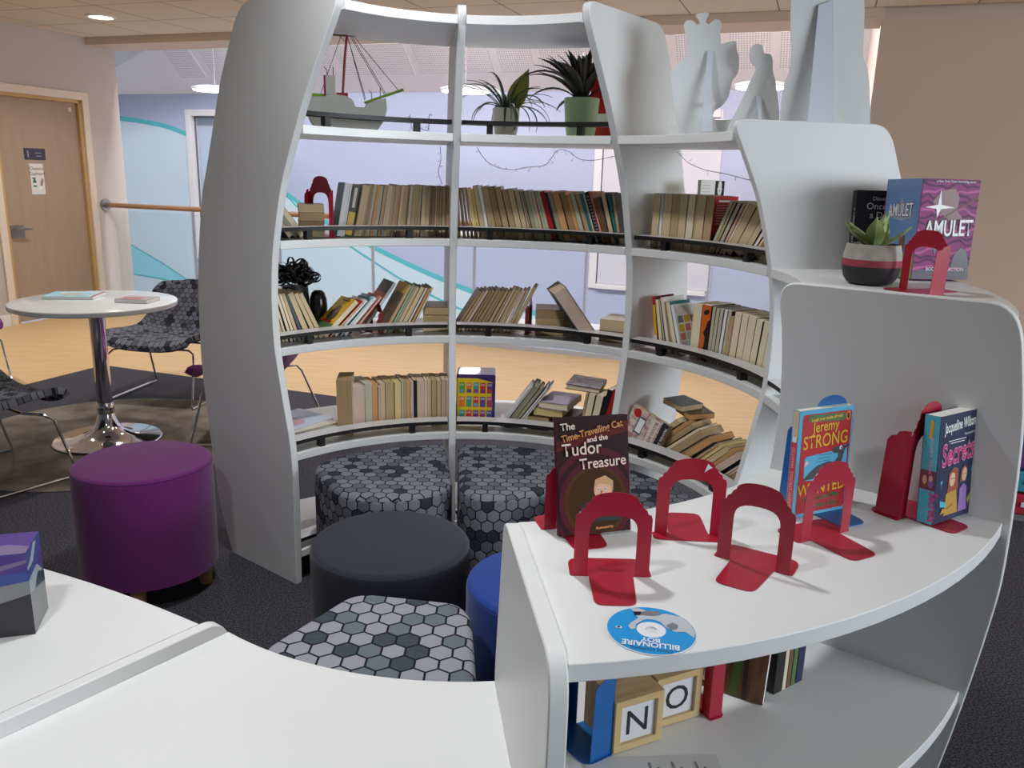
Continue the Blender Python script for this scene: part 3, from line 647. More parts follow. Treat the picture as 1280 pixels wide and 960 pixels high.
# --- middle shelf, right bay
def yspine(t, w, h, d): art('spine_art', t, front_face(w,h,d), [(rc(.001,h*.2,w-.001,h*.85),CV['u'],1),(rc(.002,h*.2,w-.002,h*.28),CV['w'],2)]); art('cover_face', t, right_face(w,h,d), [(rc(0,0,d,h),CV['d'],1)])
def cov(c): return lambda t, w, h, d: art('cover_face', t, right_face(w,h,d), [(rc(0,0,d,h), CV[c], 1)])
def grid(t, w, h, d): art('cover_face', t, right_face(w,h,d), [(rc(0,0,d,h), CV['w'], 1)] + [(rc(.01+.035*i,.02+.03*j,.038+.035*i,.044+.03*j), CV['cyalu'[(i*3+j*2)%5]], 2) for i in range(3) for j in range(4)])
def orange_sp(t, w, h, d):
    art('spine_art', t, front_face(w,h,d), [(rc(0,0,w,h),CV['o'],1),([(w*.45,0),(w,0),(w,h*.75),(w*.75,h*.72),(w*.6,h*.6),(w*.35,h*.5),(w*.6,h*.42)],CV['k'],2),(ell(w*.5,h*.87,w*.35,.008,tilt=30),CV['k'],2)]); art('cover_face', t, right_face(w,h,d), [(rc(0,0,d,h),CV['k'],1)])
row(2, 2, 819, 852, [(13,190,-9,'w','r',{'so':True,'fn':yspine}),(14,182,-11,'d','i'),(8,182,-13,'f','k'),(13,194,-14,'d','w',{'fn':cov('w')}),(8,180,-16,'b','b'),(16,182,-17,'d','i',{'fn':cov('t')}),(13,176,-18,'w','w',{'fn':grid})], back=.074)
row(2, 2, 860, 953, [(20,186,1,'d','i'),(20,188,2,'w','o',{'so':True,'fn':orange_sp}),(8,186,3,'f','k'),(9,184,4,'f','k'),(9,184,4,'f','k'),(8,184,5,'w','n'),(10,184,5,'f','k'),(9,168,5,'b','i'),(17,184,5,'d','r'),(17,184,5,'d','k'),(20,182,6,'d','b'),(17,178,7,'d','k'),(17,178,8,'d','k'),(14,178,9,'d','k')], back=.074)

# --- lowest shelf, left bay
row(3, 0, 423, 441, [(30,208,-1,'c','i',{'d':.13,'yaw':-30})], back=.085)
wl = [17,9,8,3,7,12,9,3,4,6,3,5,10,3,6,7,6,6,4]; hl = [176,184,180,168,178,180,178,182,180,176,178,182,180,182,180,182,180,182,180]
row(3, 0, 442, 561, [(wl[i]*1.6, hl[i], -.4 if i else 0, 'hfeaabgfbehahdabaah'[i], 'kwabikkykiwkiribkyb'[i], {'so': True} if i in (11,) else {}) for i in range(19)], back=.085)
zb = HT[3]; rb = rin(zb)
def flat(name, px, rad, z0, w, h, th, yaw, lab, pg, cv, arts=None):
    a = phi_at(px, rad, zb); M = frame(rad, a, zb+z0) @ rot(yaw, 'Z') @ T(-w/2, 0, th) @ rot(90, 'Y')
    t = book(name, M, th, w, h, pg, cv, lab, 'book', None, False, True)
    if arts: art('cover_art', t, left_face(th, w, h), arts(h, w))
    return t
flat('picture_book', 388, .895, 0, .27, .20, .022, -4, 'flat yellow picture book at the bottom of the pile, lower left shelf end', 'w', 'u')
flat('picture_book', 390, .885, .0225, .25, .18, .016, 6, 'flat ivory picture book in the middle of the pile, lower left shelf end', 'w', 'i')
flat('picture_book', 388, .895, .039, .24, .19, .012, 14, 'flat pale blue picture book on top of the pile, lower left shelf end', 'w', 'w', lambda w,h: [(rc(0,0,w,h),mat('pale_blue_print',(196,206,224),.35),1),(ell(w*.65,h*.4,.04,.05),mat('rose_print',(196,160,166),.4),2)]+[(rc(w*.1,h*.1+.014*i,w*.5,h*.1+.006+.014*i),mat('blue_lines',(150,168,200),.4),2) for i in range(9)])
# --- lowest shelf, middle bay: boxed set
PUR = mat('box_purple', (66, 46, 106), .2, spec=.6, coat=.5); YEL = mat('box_yellow', (232, 196, 30), .3)
a = phi_at(594, .88, zb); bs = thing('boxed_book_set', 'glossy purple and yellow boxed book set with fifteen small pictures on its front', 'boxed set', frame(.885, a, zb))
bm = bmesh.new(); prism(bm, fillet([(-.075,0),(.075,0),(.075,.2),(-.075,.2)], [0,0,.008,.008]), 0, .12, 'y'); obj('slipcase', bm, PUR, bs)
fm = T(-.075,0,0) @ front_face(.15,.2,.1)
pal = [mat('pic_'+n, c, .4) for n, c in (('teal',(64,150,150)),('magenta',(170,60,110)),('green',(90,160,60)),('red',(206,60,40)),('blue',(60,90,150)),('orange',(230,120,50)),('violet',(110,60,130)),('sky',(90,160,200)))]
its = [([(.003,.003),(.135,.003),(.14,.09),(.135,.1),(.14,.17),(.08,.185),(.003,.185)], YEL, 1)]
for i in range(5):
    for j in range(3):
        x0, y0 = .012+.0265*i, .016+.055*j; its += [(rc(x0,y0,x0+.021,y0+.042), pal[(i*3+j*5)%8], 2), (rc(x0+.003,y0+.003,x0+.018,y0+.016), pal[(i*5+j*2+3)%8], 3)]
art('front_panel', bs, fm, its)
for i in range(5):
    for j in range(3): text('lettering', 'DK', bs, fm, .012, WT_, .0225+.0265*i, .045+.055*j, 4)
row(3, 1, 625, 648, [(9,196,35,'w','w',{'hard':1}),(8,200,34,'o','k'),(14,196,34,'o','m'),(14,190,35,'o','b'),(9,196,36,'w','k'),(7,202,36,'w','s')], back=.08)
stack(3, 1, 672, 1, .085, .15, .052, 'b', 'b', 'left base of the lilac-topped pile', back=.085)
stack(3, 1, 703, 1, .085, .15, .054, 'c', 'b', 'right base of the lilac-topped pile', back=.085)
zz = .056
a = phi_at(686, .88, zb)
t = book('paperback_book', frame(.872, a, zb+zz) @ rot(-2,'Z') @ T(-.062,0,.031) @ rot(90,'Y'), .031, .115, .16, 'g', 'i', 'thick straw-paged paperback lying under the lilac hardback, lowest shelf')
t = book('hardback_book', frame(.866, phi_at(690,.88,zb), zb+zz+.0315) @ rot(-4,'Z') @ T(-.058,0,.026) @ rot(90,'Y'), .026, .12, .17, 'd', 'c', 'lilac hardback lying on top of the pile, lowest shelf, middle bay', 'book', None, False, True)
row(3, 1, 722, 768, [(9,166,8,'b','b'),(24,166,9,'d','b'),(26,164,10,'d','k'),(16,196,13,'w','k',{'so':True,'fn':cov('k')}),(16,200,14,'w','r',{'so':True}),(14,190,14,'b','k',{'so':True}),(10,176,13,'b','b'),(16,170,12,'f','i')], back=.085)
t = book('picture_book', frame(.885, phi_at(716,.9,zb), zb+.170) @ rot(8,'Z') @ rot(4,'Y') @ T(-.03,-.01,.02) @ rot(90,'Y'), .020, .13, .16, 'd', 'b', 'marbled book lying flat across two upright tan books, lowest shelf', 'book', None, False, True)
art('cover_art', t, left_face(.020,.13,.16), [(rc(0,0,.16,.13),mat('marbled', (160,150,158), .3, noise=(40,(90,78,84),(1,1,1),.4,.6)),1)])
# --- lowest shelf, right bay
a = phi_at(806, .875, zb)
t = thing('paperback_book', 'pink and grey illustrated paperback turned on its side, right bay, lowest shelf', 'book', frame(.852, a+1.5, zb+.0135) @ rot(-14,'X') @ rot(17,'Y'), None)
w, h, d = .128, .098, .026
bm = bmesh.new(); w, h = .162, .128; box(bm, -w/2, w/2, 0, .001, 0, h); box(bm, -w/2, w/2, d-.001, d, 0, h); box(bm, -w/2, w/2, .001, d-.001, 0, .001); obj('cover', bm, mat('horror_cover', (214,196,182), .5, noise=(45,(168,112,110),(1,1,1),.45,.6)), t)
bm = bmesh.new(); box(bm, -w/2+.001, w/2-.001, .001, d-.001, .001, h-.001); obj('page_block', bm, PG['b'], t)
fm = T(-w/2,0,0) @ front_face(w,h,d)
art('cover_art', t, fm, [(rc(w-.026,0,w,h),BK_,1),(rc(w-.066,.008,w-.028,h-.006),mat('title_cream',(222,206,194),.5),1),(rc(w*.25,h*.3,w*.45,h*.8),CV['s'],1),(rc(w*.28,h*.35,w*.43,h*.75),WT_,2),(ell(w*.17,h*.84,.016,.016),CV['r'],2),(rc(w*.02,.06*h,w*.3,h*.25),mat('dusty_pink',(196,130,124),.5),1)])
for s, x, c in (('BLOOD BONES', w-.053, CV['d']), ('AND BODY BITS', w-.034, CV['d']), ('Horrible Science', w-.0095, WT_)): text('title_lettering', s, t, fm, .0165, c, x, h/2, 3, -90, sx=.9)
row(3, 2, 794, 924, [(16,176,48,'a','b',{'db':.05}),(14,176,49,'e','i',{'db':.05}),(18,176,49,'b','b',{'db':.05}),(15,176,50,'d','k',{'db':.04}),(22,176,50,'b','i',{'db':.02}),(9,176,50,'a','b'),(20,176,50,'e','b'),(9,176,49,'b','k'),(11,174,49,'g','i'),(8,174,49,'g','b'),(12,172,49,'a','i'),(18,172,49,'e','k'),(22,168,50,'h','s'),(7,166,51,'h','k'),(8,168,51,'d','p'),(14,162,52,'c','b'),(14,158,52,'a','i'),(13,154,53,'a','b'),(13,150,53,'o','i')], back=.074)
for k, (px, py, yaw) in enumerate(((836, 528, 4), (846, 537, -8))):
    a = phi_at(px, .95, zb); book('paperback_book', frame(.955+.012*k, a, zb+.151-.0225*k) @ rot(yaw-16,'Z') @ rot(4,'Y') @ T(-.055,0,.022) @ rot(90,'Y'), .02, .10, .10, 'ae'[k], 'sb'[k], ('grey-green paperback', 'orange-brown paperback')[k] + ' lying loosely on the slumped books, right bay, lowest shelf')
# ================================================================== bookends
M_RED = mat('red_enamel', (164, 26, 50), .32, spec=.5); M_BLU = mat('blue_enamel', (22, 92, 160), .32, spec=.5); M_DRED = M_RED
def bookend_meshes():
    """upright in the x-z plane, tongue towards -y, base plate and leg flanges towards +y"""
    W = .115; H = .136; t = .0012
    right = [(.0575,0),(.0575,.094),(.0555,.100),(.0505,.102),(.0485,.108),(.0435,.111),(.041,.117),(.036,.121)]
    topa = [(.036*cos(pi*i/14), .1205+.0155*sin(pi*i/14)**.85) for i in range(1, 14)]
    left = [(-x, z) for x, z in right[::-1]]
    outer = right + topa + left
    r = .036
    sq = lambda v: (abs(v)**.7)*(1 if v >= 0 else -1)
    arch = [(-.036,0),(-.036,.070)] + [(-.036*sq(cos(pi*i/16)), .070+.029*sq(sin(pi*i/16))) for i in range(1, 16)] + [(.036,.070),(.036,0)]
    bm = bmesh.new(); pts = outer + arch      # outer: right foot -> over -> left foot ; arch: left inner foot -> over -> right inner foot
    a = [bm.verts.new((x, -t/2, z)) for x, z in pts]; b = [bm.verts.new((x, t/2, z)) for x, z in pts]
    bm.faces.new(a); bm.faces.new(b[::-1])
    for i in range(len(pts)): j = (i+1) % len(pts); bm.faces.new((a[i], b[i], b[j], a[j]))
    up = bm
    fl = []
    for s in (1, -1):
        bm = bmesh.new(); pr = [(0,0),(.046,0),(.042,.09),(.036,.096),(.026,.098),(.022,.103),(.012,.105),(0,.106)]
        x0, x1 = sorted((s*.0575, s*.0563)); A = [bm.verts.new((x0, y, z)) for y, z in pr]; B = [bm.verts.new((x1, y, z)) for y, z in pr]
        bm.faces.new(A); bm.faces.new(B[::-1])
        for i in range(len(pr)): j = (i+1) % len(pr); bm.faces.new((A[i], A[j], B[j], B[i]))
        fl.append(bm)
    bm = bmesh.new(); prism(bm, fillet([(-.062,0),(.062,0),(.062,.058),(-.062,.058)], [.004,.004,.022,.022]), 0, .0012); bp = bm
    bm = bmesh.new(); prism(bm, fillet([(-.034,.001),(-.034,-.088),(.026,-.088),(.034,.001)], [0,.016,.016,0]), 0, .0012); tg = bm
    out = []
    for n, bm in (('upright', up), ('leg_flange', fl[0]), ('leg_flange', fl[1]), ('base_plate', bp), ('base_tongue', tg)):
        bmesh.ops.recalc_face_normals(bm, faces=bm.faces); me = bpy.data.meshes.new(n); bm.to_mesh(me); bm.free(); out.append((n, me))
    return out
BE = bookend_meshes()
BEC = {}
def bookend(x, y, z, deg, m, label, grp, folded=True, depth=1, scale=(1,1,1)):
    t = thing('bookend', label, 'bookend', T(x, y, z+.0004) @ rot(deg, 'Z') @ Matrix.Diagonal(scale + (1,)), grp)
    for n, me in BE:
        if n == 'leg_flange' and not folded: continue
        if folded == 2 and me.name == BE[1][1].name: continue
        if (n, me.name, m.name) not in BEC:
            c = me.copy(); c.materials.append(m); BEC[(n, me.name, m.name)] = c
        o = bpy.data.objects.new(n, BEC[(n, me.name, m.name)]); COL.objects.link(o); o.parent = t
        if n == 'base_plate': o.scale = (1, depth, 1)
    return t
Z2 = HT[2]; Z3 = HT[3]; Z1 = HT[1]
G = 'metal bookends on the low counter'
bookend(.158, 1.131, Z2, 1, M_RED, 'red metal bookend standing alone nearest the blue disc, its tongue pointing at the disc', G, False)
text('stamped_lettering', 'DEMCO', [o for o in COL.objects if o.name == 'bookend'][0], T(0,0,.0012), .011, mat('stamp_dark_red', (96,16,30), .4), .004, .013, 1)
bookend(.117, 1.309, Z2, 16, M_RED, 'red metal bookend mostly hidden behind the dark maroon book', G, False)
bookend(.308, 1.293, Z2, 178, M_RED, 'red metal bookend with a scratched white chip on its arch, facing away', G, False, .5)
bookend(.386, 1.180, Z2, -31, M_RED, 'red metal bookend in the counter middle, turned to the left', G, False)
bookend(.543, 1.297, Z2, 28, M_RED, 'red metal bookend standing in front of the red and blue dog book', G, False)
bookend(.580, 1.428, Z2, 25, M_BLU, 'blue metal bookend supporting the red and blue dog book', G, True, 1, (1, 1, 1.6))
bookend(.752, 1.412, Z2, 36, M_RED, 'red metal bookend seen from its side, behind the navy book', G, True, 1, (1, 1, 1.58))
art('paint_chip', bookend and [o for o in COL.objects if o.name == 'bookend.002'][0], T(0, .0008, 0) @ Matrix(((-1,0,0,0),(0,0,1,0),(0,1,0,0),(0,0,0,1))), [([(.018,.112),(.023,.128),(.031,.121),(.026,.119)], WT_, 1)])
bookend(.910, 1.835, Z1, 116, M_RED, 'red metal bookend on the higher counter, in front of the pink boxed set', 'metal bookends on the higher counter', 2)
bookend(.152, 1.232, Z3, 125, M_BLU, 'blue metal bookend under the counter, beside the letter N block', 'metal bookends under the counter', True, 1, (1, 1, 1.5))
bookend(.347, 1.334, Z3, -64, M_RED, 'red metal bookend under the counter, right of the letter O block', 'metal bookends under the counter', True, 1, (1, .62, 1.5))
def shelfend(px, lv, back, lean, m, label, scale, off=.055):
    r_ = rin(HT[lv])+back; a = phi_at(px, r_, HT[lv]); F = frame(r_, a, HT[lv]) @ rot(lean, 'Z'); P = F @ Vector((off*scale[0], 0, 0))
    bookend(P.x, P.y, HT[lv], a-90+lean, m, label, 'metal bookends on the pod shelves', True, 1, scale)
shelfend(417, 1, .076, 107, M_RED, 'tall red bookend on the upper shelf, left bay, beside the flat stack', (1.15, .45, 1.52))
shelfend(479, 2, .080, 107, mat('dark_red_enamel', (120,26,36), .35), 'dark red bookend between leaning books, middle shelf, left bay', (.8, .5, .8))
shelfend(660, 2, .085, 92, MC['dark_red_enamel'], 'dark red bookend edge-on, left of the flat stacks, middle bay', (.9, .3, 1.05))

# ================================================================== display books
def disp(name, label, x, y, z, deg, w, h, d, tilt, cover, spine, pages='w', fan=0):
    """upright book, front cover towards -y; origin at front-left bottom edge; spine on the left"""
    t = thing(name, label, 'book', T(x, y, z) @ rot(deg, 'Z') @ rot(-tilt, 'X'))
    bm = bmesh.new(); b = .001
    box(bm, 0, w, 0, b, 0, h, 0); box(bm, 0, w, d-b, d, 0, h, 0); box(bm, 0, b, b, d-b, 0, h, 1); obj('cover', bm, [cover, spine], t)
    bm = bmesh.new(); box(bm, b, w-.001, b, d-b, .0008, h-.0008); obj('page_block', bm, PG[pages], t)
    return t, Matrix(((1,0,0,0),(0,0,-1,0),(0,1,0,0),(0,0,0,1))), Matrix(((0,0,-1,0),(-1,0,0,d),(0,1,0,0),(0,0,0,1)))
# dark maroon time-travel book
MAR = mat('maroon_cover', (46, 14, 20), .55, spec=.2); MR2 = mat('maroon_rings', (82, 18, 34), .55, spec=.2); MR3 = mat('maroon_band', (92, 26, 20), .55, spec=.2); BRN = mat('portal_brown', (84, 54, 28), .65, spec=.15); SKIN = mat('drawn_skin', (226, 178, 146), .5); BLOND = mat('drawn_blond', (198, 158, 108), .5)
GOLD = mat('print_gold', (206, 140, 70), .4); CRM = mat('print_cream', (232, 208, 196), .4)
t, F, S = disp('paperback_book', 'dark maroon paperback with cream and gold title, standing against a red bookend', .086, 1.258, Z2+.0045, 16, .129, .198, .012, 13, MAR, MR2)
w, h = .129, .198
it = [([(0,h*.80),(0,h*.71),(w,h*.86),(w,h*.95)], MR3, 1)]
for k, (rx, ry) in enumerate(((.084,.092),(.074,.08),(.066,.07),(.057,.06))):
    pts = [(min(max(px,0.0005),w-.0005), min(max(py,.0005),h-.0005)) for px, py in ell(w*.52, h*.27, rx, ry, 36)]; it.append((pts, (MR2, MAR, MR2, BRN)[k], 2+k*.5))
fx, fy = w*.62, h*.37
it += [(ell(w*.52,h*.27,.050,.055,36), mat('portal_inner',(70,44,24),.65,spec=.15), 4), ([(w*.25,h*.1),(w*.3,h*.22),(w*.36,h*.27),(w*.5,h*.27),(w*.75,h*.3),(w*.85,h*.1)], BK_, 5), (ell(fx,fy,.0165,.0195), SKIN, 6), ([(fx-.017,fy+.004),(fx-.014,fy+.018),(fx+.004,fy+.024),(fx+.018,fy+.014),(fx+.018,fy-.004),(fx+.012,fy+.008),(fx-.006,fy+.011)], BLOND, 7),
    (ell(fx-.008,fy+.001,.0022,.003,10), WT_, 7), (ell(fx+.004,fy+.001,.0022,.003,10), WT_, 7), (ell(fx-.008,fy+.001,.001,.0016,8), BK_, 8), (ell(fx+.004,fy+.001,.001,.0016,8), BK_, 8), ([(fx-.003,fy),(fx-.0055,fy-.006),(fx-.002,fy-.006)], mat('drawn_line',(150,96,76),.5), 8), (rc(fx-.006,fy-.0112,fx+.003,fy-.0102), MC['drawn_line'], 8), (rc(w*.28,h*.06,w*.34,h*.2), mat('sleeve_grey',(120,128,130),.5), 6)]
art('cover_art', t, F, it)
for s, sz, m, x, y, an, sx in (('The', .0165, CRM, .02, h*.895, 4, 1), ('Time-Travelling Cat', .0165, GOLD, .064, h*.848, 12, .84), ('and the', .0125, CRM, .072, h*.79, 6, 1), ('Tudor', .030, CRM, .044, h*.68, 3, .92), ('Treasure', .0255, CRM, .081, h*.565, 3, .9), ('Illustrated by', .006, GOLD, .08, .008, 3, 1)):
    text('title_lettering', s, t, F, sz, m, x, y, 10, an, sx=sx, off=.0003)
# red and blue dog book
SKY = mat('cover_sky_blue', (92, 176, 214), .25, spec=.5); CRED = mat('cover_red', (204, 34, 46), .25, spec=.5); CYEL = mat('cover_yellow', (244, 206, 44), .3); DOG = mat('dog_charcoal', (58, 56, 66), .4); DGN = mat('cover_green', (42, 104, 44), .4); PNK = mat('spine_pink', (214, 72, 96), .3)
t, F, S = disp('paperback_book', 'red and sky-blue dog story paperback leaning on the blue bookend',   .508, 1.366, Z2+.0028, 25.6, .129, .198, .016, 2.5, SKY, SKY, 'd')
art('cover_art', t, F, [(fillet(rc(.008,.006,w-.004,h-.008),.006),CRED,1),(fillet([(.02,.176),(.108,.172),(.11,.186),(.022,.189)],.004),DGN,2),(ell(w-.013,h-.018,.0055,.0085),mat('roundel_orange',(240,140,40),.4),2),(ell(w-.013,h-.018,.003,.006),BK_,3),
    (fillet([(.018,.112),(.1,.118),(.12,.128),(.122,.09),(.1,.062),(.02,.068)],.008),SKY,2),([(.019,.069),(.03,.08),(.05,.093),(.075,.098),(.092,.096),(.1,.105),(.098,.112),(.088,.112),(.082,.118),(.09,.123),(.1,.1245),(.112,.1235),(.1245,.1262),(.1245,.1222),(.114,.117),(.111,.104),(.107,.09),(.1,.078),(.085,.074),(.06,.077),(.04,.0685)],DOG,3),(ell(.104,.121,.0035,.004,12),WT_,4),(ell(.1045,.1205,.0015,.002,8),BK_,5),([(.018,.094),(.03,.1),(.022,.106)],mat('nose_pink',(230,190,186),.4),4)] + [(rc(.045+.004*i,.1+.006*i,.08+.002*i,.1008+.006*i),BK_,3) for i in range(3)])
for s, sz, m, x, y, sx in (('Laugh your socks off with', .0075, CYEL, .065, .178, .95), ('Jeremy', .027, CYEL, .064, .157, .82), ('STRONG', .0345, CYEL, .066, .128, .78), ('WANTED', .031, CYEL, .066, .041, .86), ('The Hundred-Mile-', .013, DGN, .066, .028, .9), ('an-Hour Dog', .013, DGN, .07, .014, .95)):
    text('title_lettering', s, t, F, sz, m, x, y, 3, 2, sx=sx, off=.0003)
art('spine_art', t, S, [(rc(.001,.012,.015,.14),PNK,1),(rc(.001,.0,.015,.012),BK_,1),(rc(.001,.15,.015,.197),CV['i'],1),(rc(.003,.14,.013,.15),WT_,1)])
text('spine_lettering', 'JEREMY STRONG  WANTED', t, S, .010, CV['i'], .0115, .075, 2, 90, sx=.9)
# navy book
NAV = mat('cover_navy', (44, 46, 128), .25, spec=.5); TURQ = mat('spine_turquoise', (84, 184, 206), .25, spec=.5); MAG = mat('title_magenta', (206, 60, 128), .3); HAIR = mat('drawn_auburn', (150, 72, 40), .5); MUST = mat('drawn_mustard', (186, 142, 52), .5); LILA = mat('drawn_lilac', (150, 110, 182), .5); HBR = mat('drawn_brown', (120, 78, 54), .5)
t, F, S = disp('paperback_book', 'thick navy paperback with turquoise spine and big pink title, standing beside the red bookend', .752, 1.350, Z2+.0045, 33, .128, .197, .030, 4, NAV, TURQ, 'w')
gx = .052; kx = .083
art('cover_art', t, F, [([(gx-.018,.01),(gx-.016,.05),(gx-.004,.058),(gx+.016,.056),(gx+.026,.01)],MUST,1),([(kx-.004,.01),(kx-.004,.055),(kx+.008,.062),(kx+.018,.055),(kx+.024,.01)],LILA,2),([(gx-.013,.052),(gx-.012,.088),(gx,.098),(gx+.016,.094),(gx+.02,.055)],HAIR,2),(ell(gx-.001,.076,.009,.013),SKIN,3),([(kx-.006,.066),(kx-.005,.09),(kx+.006,.098),(kx+.015,.088),(kx+.014,.066)],HBR,3),(ell(kx+.006,.08,.008,.013),SKIN,4),
    ([(gx-.034,.03),(gx-.036,.042),(gx-.018,.036),(gx-.014,.026)],TURQ,3),([(gx-.032,.016),(gx-.026,.026),(gx-.012,.022),(gx+.008,.03),(gx+.006,.018)],MUST,4),([(kx+.022,.03),(kx+.04,.052),(kx+.042,.038),(kx+.026,.02)],mat('drawn_leaf',(130,160,70),.5),3)] + [(ell(ex,ey,.0016,.0012,8),BK_,5) for ex, ey in ((gx-.005,.078),(gx+.003,.078),(kx+.002,.081),(kx+.009,.081))] + [(ell(.018,.075,.003,.004,10),TURQ,1),(rc(.0176,.062,.0184,.072),TURQ,1),(ell(.115,.085,.003,.004,10),TURQ,1),(rc(.1146,.072,.1154,.082),TURQ,1)])
for s, sz, m, x, y, sx, o_, l in (('Jacqueline Wilson', .027, WT_, .0625, .168, .5, .0005, 3), ('Illustrated by', .0065, WT_, .095, .155, 1, 0, 3), ('Secrets', .058, mat('title_pale_pink',(236,190,214),.3), .064, .107, .60, .0018, 3), ('Secrets', .058, MAG, .064, .107, .60, .0004, 4.5)):
    text('title_lettering', s, t, F, sz, m, x, y, l, 3, sx=sx, off=o_)
art('tagline', t, F, [(rc(.03,.148,.085,.1494),WT_,1),(rc(.036,.1435,.08,.1449),WT_,1)])
art('spine_art', t, S, [(rc(.001,.062,.029,.098),mat('spine_plum',(130,60,90),.3),1),(ell(.01,.078,.006,.013),HAIR,2),(ell(.01,.08,.004,.008),SKIN,3),(ell(.021,.078,.005,.012),LILA,2),(ell(.021,.084,.0035,.006),SKIN,3),(rc(.012,.155,.018,.188),CYEL,1)])
text('spine_lettering', 'Secrets', t, S, .022, MAG, .021, .032, 2, -90, sx=.85, off=.0005); text('spine_lettering', 'Jacqueline Wilson', t, S, .009, MC['title_pale_pink'], .016, .125, 2, -90)
# boxed set on the higher counter
VIO = mat('set_magenta', (150, 58, 122), .5, spec=.3); VIO2 = mat('set_magenta_dark', (96, 32, 86), .5, spec=.3); VIO3 = mat('set_pink', (196, 96, 160), .5, spec=.3); SKB = mat('set_sky', (104, 138, 184), .3); GRS = mat('set_grass', (112, 158, 52), .3); INK = mat('set_ink', (34, 26, 48), .3); RUS = mat('set_russet', (110, 34, 30), .35); STAR = mat('set_star', (240, 234, 240), .3)
bw, bh, bd = .150, .244, .155
t = thing('boxed_book_set', 'tall magenta boxed comic set with pale blue spine and white lettering', 'boxed set', T(.985, 2.045, Z1+.0045) @ rot(7, 'Z') @ rot(-1.5, 'X'))
bm = bmesh.new(); box(bm, 0, bw, 0, .003, 0, bh, 0); box(bm, 0, bw, bd-.003, bd, 0, bh, 0); box(bm, 0, .003, .003, bd-.003, 0, bh, 1); box(bm, .003, bw, .003, bd-.003, 0, .003, 0); box(bm, .003, bw, .003, bd-.003, bh-.003, bh, 0); obj('slipcase', bm, [VIO, SKB], t)
bm = bmesh.new(); box(bm, .004, bw-.006, .004, bd-.004, .004, bh-.004); obj('books_inside', bm, PG['w'], t, M=None)
F = front_face(0, 0, 0); S = Matrix(((0,0,-1,0),(-1,0,0,bd),(0,1,0,0),(0,0,0,1)))
it = []
rr = random.Random(5)
for i in range(16):
    y = .008+.0155*i; p = [(0.0008,y)] ; n = 9; am = rr.uniform(.003,.008); ph_ = rr.uniform(0,6)
    top = [(bw*k/n if 0<k<n else (.0008 if k==0 else bw-.0008), min(y+.006+am*sin(k*1.1+ph_)+.004*sin(k*2.3+i), bh-.002)) for k in range(n+1)]
    bot = [(x, max(.001, v-(.003+.004*abs(sin(k*.9+i))))) for k, (x, v) in enumerate(top)]
    it.append((top + bot[::-1], (VIO2, VIO3, VIO2)[i%3], 1+.1*(i%3)))
it += [([(.001,.001),(bw-.001,.001),(bw-.001,.03),(.11,.022),(.06,.03),(.001,.02)], INK, 2), ([(.03,.19),(.05,.215),(.085,.222),(.1,.2),(.096,.17),(.115,.15),(.08,.145),(.05,.165)], RUS, 2), ([(.02,.125),(.149,.199),(.149,.203),(.02,.129)], HBR, 3),
    ([(.012,.176),(.045,.182),(.048,.22),(.054,.182),(.09,.176),(.054,.172),(.046,.15),(.042,.172)], STAR, 4), (fillet([(.044,.085),(.052,.06),(.06,.085),(.052,.1)],.004), INK, 3), (fillet([(.1,.03),(.104,.06),(.12,.08),(.138,.07),(.15,.03)],.006), INK, 3), (rc(.05,.008,.078,.014), CRED, 4)]
art('cover_art', t, F, it)
text('title_lettering', 'AMULET', t, F, .054, INK, .082, .108, 5, 2, sx=.62, off=.0026); text('title_lettering', 'AMULET', t, F, .054, STAR, .082, .108, 6, 2, sx=.62, off=.0006)
text('subtitle_lettering', 'BOOK COLLECTION', t, F, .012, STAR, .085, .022, 5, 0, sx=.9); text('author_lettering', 'a New York Times bestselling series', t, F, .007, STAR, .085, .236, 4, 0)
art('spine_art', t, S, [([(.001,.001),(bd-.001,.001),(bd-.001,.062),(.08,.058),(.001,.066)], GRS, 1), ([(.02,.15),(.06,.18),(.075,.2),(.09,.178),(.13,.15),(.08,.14)], mat('set_haze',(150,160,180),.4), 1), (fillet([(.085,.06),(.085,.1),(.095,.118),(.108,.1),(.108,.06)],.005), HBR, 2)])
text('title_lettering', 'AMULET', t, S, .046, INK, .075, .152, 3, 2, sx=.62, off=.0016); text('title_lettering', 'AMULET', t, S, .046, STAR, .075, .152, 4, 2, sx=.62, off=.0004)
# black book
t, F, S = disp('paperback_book', 'black paperback with silver lettering behind the striped plant pot', .902, 2.218, Z1+.0045, -2, .155, .212, .028, 6, mat('cover_black', (26,28,34), .3, spec=.5), BK_, 'd')
SIL = mat('print_silver', (186,190,196), .4)
for s, sz, x, y in (('Disney', .014, .062, .186), ('Once Upon', .024, .085, .163), ('a Dream', .024, .08, .14), ('A Twisted Tale', .009, .08, .127)): text('title_lettering', s, t, F, sz, SIL, x, y, 3)
art('cover_art', t, F, [([(.035,.095),(.06,.088),(.1,.105),(.075,.085),(.09,.07),(.06,.08),(.04,.075),(.05,.086)], SIL, 1)] + [(rc(.01+.014*i,.012+.02*j,.013+.014*i,.016+.02*j), mat('dim_grey',(70,74,82),.4), 1) for i in range(9) for j in range(2)])
text('spine_lettering', 'A TWISTED TALE', t, S, .012, SIL, .019, .12, 2, -90)
